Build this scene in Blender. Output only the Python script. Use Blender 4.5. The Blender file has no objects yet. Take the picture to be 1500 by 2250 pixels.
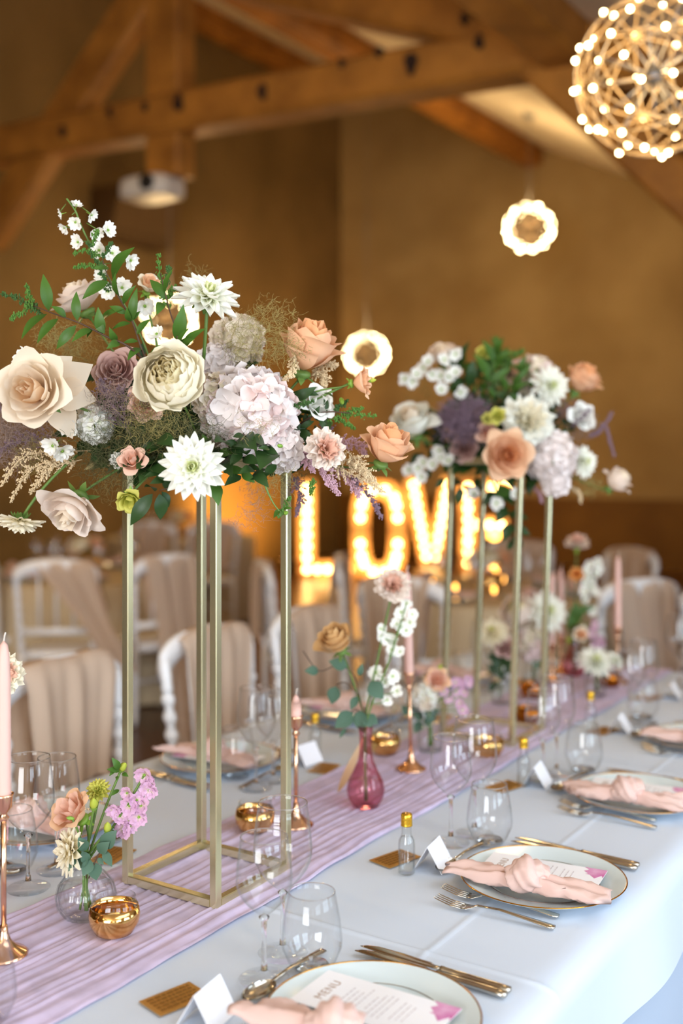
import bpy, math, random
import numpy as np
from mathutils import Vector, Matrix, noise
R = random.Random(7)
sc = bpy.context.scene
C = sc.collection
pi, sin, cos = math.pi, math.sin, math.cos
# ------------------------------------------------------------------ camera
# World: X across the table, Y along the table (away), Z up. The eye is 1.51 m up, turned 32.9 degrees off the table's axis.
YAW = math.radians(32.9)
ca, sa = cos(YAW), sin(YAW)
EYE, FPX, HZ = 1.51, 2400.0, 1000.0
cam = bpy.data.cameras.new('camera')
camo = bpy.data.objects.new('camera', cam); C.objects.link(camo)
camo.location = (0, 0, EYE); camo.rotation_euler = (pi/2, 0, YAW)
cam.sensor_fit = 'AUTO'; cam.sensor_width = 36.0
cam.lens = FPX/2250*36
cam.shift_y = -(1125-HZ)/2250
cam.clip_start = .05; cam.clip_end = 100
cam.dof.use_dof = True; cam.dof.focus_distance = 1.80; cam.dof.aperture_fstop = 1.65
sc.camera = camo
# ------------------------------------------------------------------ world, daylight, exposure
w = bpy.data.worlds.new('world'); sc.world = w; w.use_nodes = True
bg = w.node_tree.nodes['Background']
bg.inputs[0].default_value = (1.0, .69, .34, 1); bg.inputs[1].default_value = .22
sc.view_settings.view_transform = 'Standard'; sc.view_settings.look = 'None'
sc.view_settings.gamma = 1; sc.view_settings.use_curve_mapping = False
sc.view_settings.exposure = 0.1
sc.cycles.max_bounces = 10; sc.cycles.transparent_max_bounces = 24
sc.cycles.diffuse_bounces = 3; sc.cycles.glossy_bounces = 4; sc.cycles.transmission_bounces = 8
sc.cycles.sample_clamp_indirect = 4.0; sc.cycles.blur_glossy = .6
WALLX = 1.75                                   # the window wall, on the right of the table
WINDOWS = [(-2.9, -1.5), (-.9, .5), (1.1, 2.5), (3.1, 4.5)]
WZ0, WZ1 = .75, 2.12
for k, (y0, y1) in enumerate(WINDOWS):         # daylight through each window
    l = bpy.data.lights.new('window_daylight', 'AREA'); l.shape = 'RECTANGLE'
    l.size = WZ1-WZ0; l.size_y = y1-y0
    l.energy = (14, 46, 50, 24)[k]; l.color = (.66, .83, 1.0); l.spread = math.radians(165)
    o = bpy.data.objects.new('window_daylight', l); C.objects.link(o)
    o.location = (WALLX+.12, (y0+y1)/2, (WZ0+WZ1)/2); o.rotation_euler = (0, pi/2, 0)
l = bpy.data.lights.new('front_fill', 'AREA'); l.shape = 'RECTANGLE'; l.size = 2.4; l.size_y = 2.2
l.energy = 250; l.color = (.93, .965, 1.0)       # added fill behind the camera, brightens the fronts of the flowers
o = bpy.data.objects.new('front_fill', l); C.objects.link(o)
o.location = (.0, -3.9, 1.45); o.rotation_euler = (pi/2, 0, 0)
l = bpy.data.lights.new('top_fill', 'AREA'); l.shape = 'RECTANGLE'; l.size = 1.1; l.size_y = 2.6
l.energy = 30; l.color = (.84, .92, 1.0)       # added overhead fill, evens table top against the cloth's side
o = bpy.data.objects.new('top_fill', l); C.objects.link(o)
o.location = (.7, 1.2, 2.56); o.rotation_euler = (0, math.radians(25), 0)

def W(px, py, Z):
    x = (px-750)/FPX*Z
    return Vector((x*ca-Z*sa, x*sa+Z*ca, EYE-(py-HZ)/FPX*Z))
def T(px, py, z=.75):
    return W(px, py, (EYE-z)*FPX/(py-HZ))
def on_plane(px, py, axis, val):
    d = W(px, py, 1.0)-Vector((0, 0, EYE)); return Vector((0, 0, EYE))+d*(val/d[axis])
def dep(p): return -p[0]*sa+p[1]*ca
RIGHT, UP, TOWARD = Vector((ca, sa, 0)), Vector((0, 0, 1)), Vector((sa, -ca, 0))
def D(r, u, t): return (RIGHT*r+UP*u+TOWARD*t).normalized()
# ------------------------------------------------------------------ colour and materials
def lin(c):
    if isinstance(c, str): c = [int(c[i:i+2], 16)/255 for i in (0, 2, 4)]
    return tuple(x/12.92 if x <= .04045 else ((x+.055)/1.055)**2.4 for x in c)+(1,)
MATS = {}
def new_mat(name):
    m = bpy.data.materials.new(name); m.use_nodes = True; MATS[name] = m
    return m, m.node_tree.nodes, m.node_tree.links
def mat(name, col, rough=.5, metal=0., var=None, bump=None, stretch=None, spec=None, coat=0):
    m, n, l = new_mat(name); b = n['Principled BSDF']
    b.inputs['Base Color'].default_value = lin(col); b.inputs['Roughness'].default_value = rough
    b.inputs['Metallic'].default_value = metal
    if spec is not None: b.inputs['Specular IOR Level'].default_value = spec
    if coat: b.inputs['Coat Weight'].default_value = coat
    if var or bump:
        tc = n.new('ShaderNodeTexCoord'); mp = n.new('ShaderNodeMapping'); l.new(tc.outputs['Object'], mp.inputs[0])
        if stretch: mp.inputs['Scale'].default_value = stretch
    if var:
        nz = n.new('ShaderNodeTexNoise'); nz.inputs['Scale'].default_value = var[1]; nz.inputs['Detail'].default_value = 5
        l.new(mp.outputs[0], nz.inputs['Vector'])
        cr = n.new('ShaderNodeValToRGB'); cr.color_ramp.elements[0].position = .35; cr.color_ramp.elements[1].position = .68
        cr.color_ramp.elements[0].color = lin(col); cr.color_ramp.elements[1].color = lin(var[0])
        l.new(nz.outputs[0], cr.inputs[0]); l.new(cr.outputs[0], b.inputs['Base Color'])
    if bump:
        nb = n.new('ShaderNodeTexNoise'); nb.inputs['Scale'].default_value = bump[0]; nb.inputs['Detail'].default_value = 4
        l.new(mp.outputs[0], nb.inputs['Vector'])
        bp = n.new('ShaderNodeBump'); bp.inputs['Strength'].default_value = bump[1]; bp.inputs['Distance'].default_value = bump[2] if len(bump) > 2 else .01
        l.new(nb.outputs[0], bp.inputs['Height']); l.new(bp.outputs[0], b.inputs['Normal'])
    return m
def petal_mat(name, base, tip, tr=.3, mid=.35, rough=.55, veins=0):
    """petals, leaves and sheer cloth: base-to-tip colour along the piece, part of the light passes through"""
    m, n, l = new_mat(name); b = n['Principled BSDF']; out = n['Material Output']
    at = n.new('ShaderNodeAttribute'); at.attribute_name = 't'
    cr = n.new('ShaderNodeValToRGB'); e = cr.color_ramp.elements
    e[0].position = 0; e[0].color = lin(base); e[1].position = min(1, mid*2); e[1].color = lin(tip)
    l.new(at.outputs['Fac'], cr.inputs[0])
    col = cr.outputs[0]
    if veins:
        tc = n.new('ShaderNodeTexCoord'); nz = n.new('ShaderNodeTexNoise'); nz.inputs['Scale'].default_value = veins
        l.new(tc.outputs['Object'], nz.inputs['Vector'])
        vr = n.new('ShaderNodeMapRange'); vr.inputs[1].default_value = .3; vr.inputs[2].default_value = .7; vr.inputs[3].default_value = .82; vr.inputs[4].default_value = 1
        l.new(nz.outputs[0], vr.inputs[0])
        mx = n.new('ShaderNodeMix'); mx.data_type = 'RGBA'; mx.blend_type = 'MULTIPLY'; mx.inputs[0].default_value = 1
        l.new(col, mx.inputs[6]); l.new(vr.outputs[0], mx.inputs[7]); col = mx.outputs[2]
    l.new(col, b.inputs['Base Color']); b.inputs['Roughness'].default_value = rough
    b.inputs['Specular IOR Level'].default_value = .3
    t = n.new('ShaderNodeBsdfTranslucent'); l.new(col, t.inputs[0])
    mx = n.new('ShaderNodeMixShader'); mx.inputs[0].default_value = tr
    l.new(b.outputs[0], mx.inputs[1]); l.new(t.outputs[0], mx.inputs[2]); l.new(mx.outputs[0], out.inputs[0])
    return m
def thin_glass(name, tint=(.992, .995, .997), edge=.65, tintedge=(.93, .95, .96), minr=.03):
    """a blown-glass wall: clear seen square on, mirror-like and darker at grazing angles"""
    m, n, l = new_mat(name); out = n['Material Output']; n.remove(n['Principled BSDF'])
    lw = n.new('ShaderNodeLayerWeight'); lw.inputs[0].default_value = .5
    p1 = n.new('ShaderNodeMath'); p1.operation = 'POWER'; p1.inputs[1].default_value = 4.0
    l.new(lw.outputs['Facing'], p1.inputs[0])
    ma = n.new('ShaderNodeMath'); ma.operation = 'MULTIPLY_ADD'; ma.inputs[1].default_value = edge-minr; ma.inputs[2].default_value = minr
    l.new(p1.outputs[0], ma.inputs[0])
    mc = n.new('ShaderNodeMix'); mc.data_type = 'RGBA'; mc.inputs[6].default_value = (*tint, 1); mc.inputs[7].default_value = (*tintedge, 1)
    l.new(p1.outputs[0], mc.inputs[0])
    tb = n.new('ShaderNodeBsdfTransparent'); l.new(mc.outputs[2], tb.inputs[0])
    g = n.new('ShaderNodeBsdfGlossy'); g.inputs['Roughness'].default_value = .02
    mx = n.new('ShaderNodeMixShader'); l.new(ma.outputs[0], mx.inputs[0]); l.new(tb.outputs[0], mx.inputs[1]); l.new(g.outputs[0], mx.inputs[2])
    l.new(mx.outputs[0], out.inputs[0]); return m
def solid_glass(name, col=(1, 1, 1), ior=1.45):
    m, n, l = new_mat(name); out = n['Material Output']; n.remove(n['Principled BSDF'])
    g = n.new('ShaderNodeBsdfGlass'); g.inputs[0].default_value = (*col, 1); g.inputs['Roughness'].default_value = .01; g.inputs['IOR'].default_value = ior
    l.new(g.outputs[0], out.inputs[0]); return m
def glow(name, col, s, sampled=False):
    m, n, l = new_mat(name); out = n['Material Output']; n.remove(n['Principled BSDF'])
    e = n.new('ShaderNodeEmission'); e.inputs[0].default_value = lin(col); e.inputs[1].default_value = s
    l.new(e.outputs[0], out.inputs[0])
    m.cycles.emission_sampling = 'AUTO' if sampled else 'NONE'
    return m
# ------------------------------------------------------------------ mesh tools
class MB:
    def __init__(s): s.V, s.F, s.t, s.n = [], [], [], 0
    def add(s, V, F, t=None, M=None):
        V = np.asarray(V, float).reshape(-1, 3)
        if M is not None:
            A = np.array(M); V = V@A[:3, :3].T+A[:3, 3]
        s.V.append(V); s.F += [tuple(i+s.n for i in f) for f in F]; s.n += len(V)
        s.t.append(np.zeros(len(V)) if t is None else np.asarray(t, float)); return s
    def mesh(s, name, m, smooth=True):
        me = bpy.data.meshes.new(name)
        me.from_pydata(np.concatenate(s.V).tolist(), [], s.F)
        a = me.attributes.new('t', 'FLOAT', 'POINT'); a.data.foreach_set('value', np.concatenate(s.t))
        if m is not None: me.materials.append(MATS[m] if isinstance(m, str) else m)
        me.polygons.foreach_set('use_smooth', [smooth]*len(me.polygons)); me.update()
        return me
    def obj(s, name, m, parent=None, smooth=True, M=None): return put(name, s.mesh(name, m, smooth), parent, M)
def put(name, me, parent=None, M=None):
    o = bpy.data.objects.new(name, me); C.objects.link(o)
    if parent is not None: o.parent = parent
    if M is not None: o.matrix_basis = M
    return o
def tag(o, label=None, cat=None, group=None, kind=None):
    if label: o['label'] = label
    if cat: o['category'] = cat
    if group: o['group'] = group
    if kind: o['kind'] = kind
    return o
def thing(name, label, cat, loc=(0, 0, 0), rz=0, group=None, M=None):
    o = put(name, None, None, M if M is not None else Matrix.Translation(loc)@Matrix.Rotation(rz, 4, 'Z'))
    return tag(o, label, cat, group)
def copy_tree(o, parent=None, M=None):
    c = o.copy(); C.objects.link(c)
    if parent is not None: c.parent = parent
    if M is not None: c.matrix_basis = M
    for ch in KIDS(o): copy_tree(ch, c)
    return c
def KIDS(o): return list(o.children)
def grid(nu, nv, fn, closed=False):
    V, t = [], []
    for j in range(nv):
        for i in range(nu):
            a = i/nu if closed else i/(nu-1)
            V.append(fn(a, j/(nv-1))); t.append(j/(nv-1))
    F = []
    for j in range(nv-1):
        for i in range(nu if closed else nu-1):
            k = (i+1) % nu
            F.append((j*nu+i, j*nu+k, (j+1)*nu+k, (j+1)*nu+i))
    return V, F, t
def lathe(prof, n=28, rib=None, cap=True):
    V, F = [], []
    for (r, z) in prof:
        for i in range(n):
            a = 2*pi*i/n; q = r*(rib(a, z) if rib else 1)
            V.append((q*cos(a), q*sin(a), z))
    for j in range(len(prof)-1):
        for i in range(n):
            k = (i+1) % n; F.append((j*n+i, j*n+k, (j+1)*n+k, (j+1)*n+i))
    if cap:
        if prof[0][0] > 1e-6: F.append(tuple(range(n))[::-1])
        if prof[-1][0] > 1e-6: F.append(tuple(range((len(prof)-1)*n, len(prof)*n)))
    return V, F
def frame(d, up=(0, 0, 1)):
    z = Vector(d).normalized(); u = Vector(up)
    if abs(z.dot(u)) > .98: u = Vector((0, 1, 0)) if abs(z.y) < .9 else Vector((1, 0, 0))
    x = u.cross(z).normalized(); y = z.cross(x)
    return Matrix(((x.x, y.x, z.x), (x.y, y.y, z.y), (x.z, y.z, z.z)))
def mat4(d, loc, s=1., roll=0., up=(0, 0, 1)):
    return Matrix.Translation(loc)@frame(d, up).to_4x4()@Matrix.Rotation(roll, 4, 'Z')@Matrix.Scale(s, 4)
def tube(pts, r, n=6, cap=True):
    pts = [Vector(p) for p in pts]; V, F = [], []
    m = len(pts); rr = r if hasattr(r, '__len__') else [r]*m
    up = Vector((0.13, .21, 1)); x = None
    for j, p in enumerate(pts):
        d = (pts[min(j+1, m-1)]-pts[max(j-1, 0)])
        d = d.normalized() if d.length > 1e-9 else Vector((0, 0, 1))
        if x is None:
            x = d.cross(up); x = x.normalized() if x.length > .1 else d.cross(Vector((1, 0, 0))).normalized()
        else:
            x = (x-d*x.dot(d)).normalized()
        y = d.cross(x)
        for i in range(n):
            a = 2*pi*i/n; V.append(p+(x*cos(a)+y*sin(a))*rr[j])
    for j in range(m-1):
        for i in range(n):
            k = (i+1) % n; F.append((j*n+i, j*n+k, (j+1)*n+k, (j+1)*n+i))
    if cap: F.append(tuple(range(n))[::-1]); F.append(tuple(range((m-1)*n, m*n)))
    return [tuple(v) for v in V], F
def bar(p0, p1, wd, ht, ch=.1, up=(0, 0, 1)):
    """a straight bar of chamfered rectangular section; ht runs along up"""
    p0, p1 = Vector(p0), Vector(p1); d = (p1-p0).normalized(); u = Vector(up)
    if abs(d.dot(u)) > .98: u = Vector((0, 1, 0))
    x = d.cross(u).normalized(); y = x.cross(d)
    c = ch*min(wd, ht); a, b = wd/2, ht/2
    S = [(-a+c, -b), (a-c, -b), (a, -b+c), (a, b-c), (a-c, b), (-a+c, b), (-a, b-c), (-a, -b+c)]
    V = [tuple(p+x*s+y*t) for p in (p0, p1) for s, t in S]
    F = [(i, (i+1) % 8, 8+(i+1) % 8, 8+i) for i in range(8)]+[tuple(range(8))[::-1], tuple(range(8, 16))]
    return V, F
def box(x0, x1, y0, y1, z0, z1):
    V = [(x, y, z) for z in (z0, z1) for y in (y0, y1) for x in (x0, x1)]
    return V, [(0, 2, 3, 1), (4, 5, 7, 6), (0, 1, 5, 4), (2, 6, 7, 3), (0, 4, 6, 2), (1, 3, 7, 5)]
def bez(a, b, c, n=10):
    a, b, c = Vector(a), Vector(b), Vector(c)
    return [a*(1-t)**2+b*2*t*(1-t)+c*t*t for t in [i/(n-1) for i in range(n)]]
def poly(pts, n=4):
    """Catmull-Rom through points"""
    P = [Vector(p) for p in pts]; P = [P[0]*2-P[1]]+P+[P[-1]*2-P[-2]]; out = []
    for i in range(1, len(P)-2):
        for k in range(n):
            t = k/n; a, b, c, d = P[i-1], P[i], P[i+1], P[i+2]
            out.append(.5*((2*b)+(c-a)*t+(2*a-5*b+4*c-d)*t*t+(3*b-a-3*c+d)*t**3))
    return out+[P[-2]]
def ico(sub=1):
    g = (1+5**.5)/2
    V = [Vector(v).normalized() for v in ((-1, g, 0), (1, g, 0), (-1, -g, 0), (1, -g, 0), (0, -1, g), (0, 1, g), (0, -1, -g), (0, 1, -g), (g, 0, -1), (g, 0, 1), (-g, 0, -1), (-g, 0, 1))]
    F = [(0, 11, 5), (0, 5, 1), (0, 1, 7), (0, 7, 10), (0, 10, 11), (1, 5, 9), (5, 11, 4), (11, 10, 2), (10, 7, 6), (7, 1, 8), (3, 9, 4), (3, 4, 2), (3, 2, 6), (3, 6, 8), (3, 8, 9), (4, 9, 5), (2, 4, 11), (6, 2, 10), (8, 6, 7), (9, 8, 1)]
    for _ in range(sub):
        mid, G = {}, []
        def m(a, b):
            k = (min(a, b), max(a, b))
            if k not in mid: mid[k] = len(V); V.append((V[a]+V[b]).normalized())
            return mid[k]
        for a, b, c in F:
            x, y, z = m(a, b), m(b, c), m(c, a); G += [(a, x, z), (b, y, x), (c, z, y), (x, y, z)]
        F = G
    return [tuple(v) for v in V], F
ICO1, ICO0 = ico(1), ico(0)
OCT = ([(1, 0, 0), (-1, 0, 0), (0, 1, 0), (0, -1, 0), (0, 0, 1), (0, 0, -1)], [(0, 2, 4), (2, 1, 4), (1, 3, 4), (3, 0, 4), (2, 0, 5), (1, 2, 5), (3, 1, 5), (0, 3, 5)])
def beads(mb, pts, rad, shape=OCT):
    V0 = np.array(shape[0])
    for p, r in zip(pts, rad): mb.add(V0*r+np.array(p), shape[1])
# ------------------------------------------------------------------ materials
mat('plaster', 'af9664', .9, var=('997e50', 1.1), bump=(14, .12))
mat('plaster_left', '866c40', .9, var=('6c562e', .8), bump=(11, .3, .02))  # left wall's weaker light is put into this darker plaster colour
mat('ceiling_white', 'ece0c8', .9)
mat('oak', 'b4782c', .6, var=('8c581a', 3.2), bump=(7, .35, .02), stretch=(1, 1, 1))
mat('knot', '2a1408', .8)
mat('floorwood', '5e3a1c', .28, var=('4a2a12', 2.5), stretch=(1, .15, 1), bump=(3, .05))
mat('panelwood', '7a5518', .7, var=('6b4710', 2))
mat('window_white', 'e8ebee', .5)
mat('whitepaint', 'f0eff2', .35, spec=.5)
mat('plastic_white', 'dcd6cf', .45)
mat('dark', '1d1712', .5)
mat('brownbox', '5c4322', .7)
mat('cloth', 'ccd6e6', .85, bump=(60, .04, .003))
mat('undercloth', 'bccbe0', .85)
mat('bgcloth', 'cdbb9c', .9)
petal_mat('runner', 'd9c9e6', 'e0d3ec', .12, rough=.9, veins=26)
petal_mat('drape', 'd9c0aa', 'ddc6b2', .3, rough=.85)
petal_mat('drape_dark', 'b9773a', 'c2813f', .25, rough=.85)
mat('champagne', 'dcd5ae', .27, .9)
mat('rosegold', 'ebbb98', .18, 1.0)
mat('goldglass', 'f6cf88', .1, 1.0, var=('dba45c', 55), bump=(30, .25, .004))
mat('amberglass', 'c8781e', .1, .85, var=('8a4a10', 40))
mat('goldcap', 'e3b338', .25, .9)
mat('goldrim', 'd0993f', .2, 1.0)
mat('goldcard', 'c9994e', .38, .75, bump=(220, .4, .002))
mat('goldcard_mark', '8a5f22', .5, .5)
mat('porcelain', 'd6e2e6', .14, spec=.6)
mat('steel', 'c7c0b4', .16, 1.0)
mat('paper', 'f4f3f8', .8)
mat('ink', 'b39a8c', .7)
mat('inkline', 'cbc3c8', .7)
mat('blot', 'c86aa6', .7, var=('e0a8cc', 30))
mat('wax', 'dbb0a4', .45, spec=.4)
mat('wick', 'e8dcd0', .8)
petal_mat('napkin', 'e0bcb2', 'e2c2b9', .1, rough=.9)
thin_glass('glass')
thin_glass('vaseglass', (.982, .99, .99), .65, (.76, .81, .81), .03)
thin_glass('pinkglass', (.96, .74, .78), .6, (.80, .42, .50), .05)
solid_glass('crystal')
thin_glass('water', (.985, .99, .995), .5, (.75, .8, .82), .03)
mat('ringmetal', 'd9bd92', .35, .6)
mat('silver', '83868c', .4, .8)
glow('led', 'ffe2a6', 26)
glow('led_far', 'ffe2a8', 60)
glow('letterbulb', 'ffcf80', 23, True)
glow('candleglow', 'ffb050', 9)
mat('letterface', 'e8b878', .55)
mat('letterside', 'c9a06a', .6)
# ------------------------------------------------------------------ the room
GY, LX = 14.2, -9.2
a_, b_ = on_plane(850, 210, 1, GY), on_plane(1375, 385, 1, GY)
KS = (a_.z-b_.z)/(b_.x-a_.x)
def roof(x): return a_.z-KS*(x-a_.x)
def S(o): o['kind'] = 'structure'; return o
S(MB().add(*box(LX-.3, WALLX+.6, -4.6, GY+.3, -.1, 0)).obj('floor', 'floorwood', None, False))
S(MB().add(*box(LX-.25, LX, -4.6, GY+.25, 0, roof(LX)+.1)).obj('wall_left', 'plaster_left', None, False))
V = [(LX, GY, 0), (WALLX+.3, GY, 0), (WALLX+.3, GY, roof(WALLX+.3)), (LX, GY, roof(LX))]
V += [(x, y+.25, z) for x, y, z in V]
S(MB().add(V, [(3, 2, 1, 0), (4, 5, 6, 7), (0, 1, 5, 4), (1, 2, 6, 5), (2, 3, 7, 6), (3, 0, 4, 7)]).obj('wall_back', 'plaster', None, False))
V = [(x, y, roof(x)+dz) for dz in (0, .15) for (x, y) in ((LX-.25, -4.6), (WALLX+.4, -4.6), (WALLX+.4, GY+.25), (LX-.25, GY+.25))]
S(MB().add(V, [(3, 2, 1, 0), (4, 5, 6, 7), (0, 1, 5, 4), (1, 2, 6, 5), (2, 3, 7, 6), (3, 0, 4, 7)]).obj('ceiling', 'ceiling_white', None, False))
wr = MB(); ys = [-4.6]+[y for p in WINDOWS for y in p]+[GY+.25]; HT = roof(WALLX+.3)-.02
for i in range(0, len(ys), 2): wr.add(*box(WALLX, WALLX+.3, ys[i], ys[i+1], 0, HT))
for y0, y1 in WINDOWS: wr.add(*box(WALLX, WALLX+.3, y0, y1, 0, WZ0)).add(*box(WALLX, WALLX+.3, y0, y1, WZ1, HT))
S(wr.obj('wall_right', 'plaster', None, False))
for i, (y0, y1) in enumerate(WINDOWS):
    f = MB()
    for y in (y0+.03, (y0+y1)/2, y1-.03): f.add(*box(WALLX+.02, WALLX+.07, y-.03, y+.03, WZ0, WZ1))
    for z in (WZ0+.03, WZ0+.75, WZ1-.03): f.add(*box(WALLX+.02, WALLX+.07, y0, y1, z-.03, z+.03))
    S(f.obj('window_%d' % (i+1), 'window_white', None, False))
f = MB().add(*box(LX, -1.8, -4.5, -4.25, 0, roof(-1.8)-.05)).add(*box(.8, WALLX, -4.5, -4.25, 0, 2.2)).add(*box(-1.8, .8, -4.5, -4.25, 2.35, 2.55))
S(f.obj('wall_front', 'plaster', None, False))
S(MB().add(*box(LX+.02, WALLX, GY-.05, GY, 0, .93)).obj('trim_1', 'panelwood', None, False))
# roof beams
for i, x in enumerate((-9.03, -6.02, -2.45)):
    z = roof(x)-.17
    S(MB().add(*bar((x, -4.2, z), (x, GY-.02, z), .3, .3, .12)).obj('trim_%d' % (i+2), 'oak', None, False))
TY = 6.4
tr = S(put('trim_5', None, None, Matrix.Translation((0, TY, 0))))
def tp(px, py): p = on_plane(px, py, 1, TY); return Vector((p.x, 0, p.z))
def beam(name, p, q, wd, ht, e0=0., e1=0., y=0.):
    d = (q-p); p2, q2 = p-d*e0+Vector((0, y, 0)), q+d*e1+Vector((0, y, 0))
    return MB().add(*bar(p2, q2, wd, ht, .12, (0, 1, 0))).obj(name, 'oak', tr, False)
p, q = tp(0, 325), tp(1150, 122)
tie = beam('tie_beam', p, q, .3, .32, .26, .03)
kp = tp(370, 243); kp.z = 0
MB().add(*bar(kp+Vector((0, .02, tp(370, 392).z)), kp+Vector((0, .02, roof(kp.x)-.05)), .34, .22, .1, (0, 1, 0))).obj('king_post', 'oak', tr, False)
beam('strut', tp(280, 40), tp(45, 405), .34, .2, .6, .35, .03)
beam('rafter', tp(640, -25), tp(1150, 78), .3, .3, 1.6, .75, .0)
beam('leg', tp(1215, 160), tp(1515, 430), .27, .24, .1, 1.7, -.02)
for (px, py, r) in ((425, 238, .07), (352, 247, .04), (608, 216, .06), (930, 158, .075), (172, 300, .05), (860, 132, .04), (780, 155, .035), (1078, 110, .05), (1045, 60, .04), (1170, 100, .07), (275, 258, .04), (1070, 45, .04)):
    q = tp(px, py); mb = MB(); V = [(q.x+r*(.7+.3*sin(3*a+px))*cos(a)*.8, 0, q.z+r*sin(a)) for a in [2*pi*i/10 for i in range(10)]]
    mb.add([(x, -.185, z) for x, y, z in V]+[(x, -.12, z) for x, y, z in V], [tuple(range(10))]+[(i, i+10, (i+1) % 10+10, (i+1) % 10) for i in range(10)])
    mb.obj('knot', 'knot', tr, False)
# projector hung from the king post, box on the wall
pj = tp(338, 416); pj = Vector((pj.x, TY-.02, pj.z))
pr = thing('projector', 'white projector hung under the post of the roof truss', 'projector', pj)
V, F, t = grid(24, 7, lambda a, b: ((lambda q, k: (q*.23*cos(2*pi*a)*(1+.25*abs(sin(4*pi*a))), q*.17*sin(2*pi*a)*(1+.25*abs(sin(4*pi*a))), k))([.75, .97, 1, 1, .95, .7, .02][round(b*6)], [-.08, -.075, -.05, .02, .06, .085, .09][round(b*6)])), True)
F.append(tuple(range(24))[::-1])
MB().add(V, F).obj('body', 'plastic_white', pr)
MB().add(*lathe([(.05, 0), (.06, .02), (.06, .05), (.045, .06)], 16), M=Matrix.Translation((.12, -.16, 0))@Matrix.Rotation(pi/2, 4, 'X')).obj('lens', 'dark', pr)
MB().add(*tube([(-.02, 0, .08), (.1, .0, .17)], .03, 8)).add(*box(-.2, -.02, -.06, .06, .07, .1)).add(*tube([(-.1, 0, .1), (.05, 0, .25)], .02, 8)).obj('bracket', 'dark', pr)
q = on_plane(272, 488, 0, LX)
bx = thing('wall_box', 'dim brown box fixed high on the plaster wall behind projector', 'wall box', (LX+.02, q.y, q.z))
V, F = box(0, .3, -.55, .5, -.28, .28); V = [(x+(.18 if z > 0 and x > .1 else 0), y, z) for x, y, z in V]
MB().add(V, F).obj('case', 'brownbox', bx, False)
MB().add(*bar((.33, -.45, -.22), (.33, .4, -.22), .03, .05)).obj('vent_flap', 'brownbox', bx, False)
# ------------------------------------------------------------------ sphere lamps
g = (1+5**.5)/2
AX2 = []
for s1 in (1, -1):
    for s2 in (1, -1):
        AX2 += [Vector((1, s1*g, s2/g)), Vector((s1/g, 1, s2*g)), Vector((s1*g, s2/g, 1))]
AX2 = [v.normalized() for v in AX2]+[Vector((1, 0, 0)), Vector((0, 1, 0)), Vector((0, 0, 1))]
VTX = []
for i in range(15):
    for j in range(i):
        c = AX2[i].cross(AX2[j])
        if c.length > 1e-3:
            for s in (1, -1):
                v = c.normalized()*s
                if all((v-u).length > 1e-3 for u in VTX): VTX.append(v)
SPIN = Matrix.Rotation(.35, 4, 'X')@Matrix.Rotation(.5, 4, 'Z')
ringV = [grid(56, 8, lambda a, b: ((1+.0125*cos(2*pi*b*8/8*7/8*8/7))*cos(2*pi*a), (1+.0125*cos(2*pi*b))*sin(2*pi*a), .0125*sin(2*pi*b)), True)]
def ring_mesh(rad, th):
    V, F, _ = grid(56, 7, lambda a, b: ((rad+th*cos(2*pi*b))*cos(2*pi*a), (rad+th*cos(2*pi*b))*sin(2*pi*a), th*sin(2*pi*b)), True)
    return MB().add(V, F).mesh('ring', 'ringmetal')
RAD = .25
ring_me = ring_mesh(RAD, .0029); mat('dimmed_metal', '3a2c18', .5, .5); ring_far = ring_me.copy(); ring_far.materials.clear(); ring_far.materials.append(MATS['dimmed_metal'])  # far rings coloured dark to paint in the globes' dim centres
bulb_me = MB().add(np.array(ico(2)[0])*.0085, ico(2)[1]).mesh('bulb', 'led')
bulb_far = MB().add(*lathe([(.018, -.011), (.018, .011)], 12)).mesh('bulb', 'led_far')
cup_me = MB().add(*lathe([(.039, .0112), (.039, .0135)], 12)).add(*lathe([(.039, -.0135), (.039, -.0112)], 12)).add(*lathe([(.004, -.02), (.004, .02)], 6)).mesh('bulb_blocker', 'dimmed_metal')  # added discs that hide facing bulbs, so the far globes' centres stay dim
spk = MB()
for v in VTX[::3]: spk.add(*tube([v*.02, v*(RAD-.01)], .003, 6))
spk.add(np.array(ICO1[0])*.03, ICO1[1]); spoke_me = spk.mesh('spokes', 'silver')
def sphere_lamp(loc, label, near, watts, plate=True):
    t = thing('sphere_lamp', label, 'lamp', loc, 0, 'wire globe lamps hanging from the roof')
    for a in AX2: put('ring', ring_me if near else ring_far, t, SPIN@frame(a).to_4x4())
    for v in VTX:
        v = SPIN@v
        if near:
            put('bulb', bulb_me, t, Matrix.Translation(v*(RAD+.006)))
        else:
            put('bulb', bulb_far, t, mat4(v, v*RAD))
            put('bulb_blocker', cup_me, t, mat4(v, v*(RAD)))
    if near: put('spokes', spoke_me, t, SPIN)
    top = roof(loc[0])-loc[2]-.0
    MB().add(*tube([(0, 0, RAD-.01), (0, 0, top)], .004, 6)).obj('cable', 'silver', t)
    MB().add(*lathe([(.005, top-.05), (.06, top-.045), (.065, top+.05)], 20)).obj('ceiling_cup', 'silver', t)
    l = bpy.data.lights.new('lamp_glow', 'POINT'); l.energy = watts; l.color = (1, .67, .31); l.shadow_soft_size = .2
    o = bpy.data.objects.new('lamp_glow', l); C.objects.link(o); o.parent = t
    return t
sphere_lamp(W(1436, 166, 3.5), 'large wire globe lamp with tiny bulbs above the table end, under rafters', True, 16)
sphere_lamp(W(1162, 501, 12.0), 'small glowing globe lamp high on the wall, hung on a cable from the white ceiling', False, 135)
sphere_lamp(W(805, 778, 13.8), 'glowing globe lamp hanging low between the two tall flower arrangements', False, 80)
sphere_lamp(W(372, 705, 11.0), 'glowing globe lamp almost hidden behind the leaves of the near arrangement', False, 110)
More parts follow.
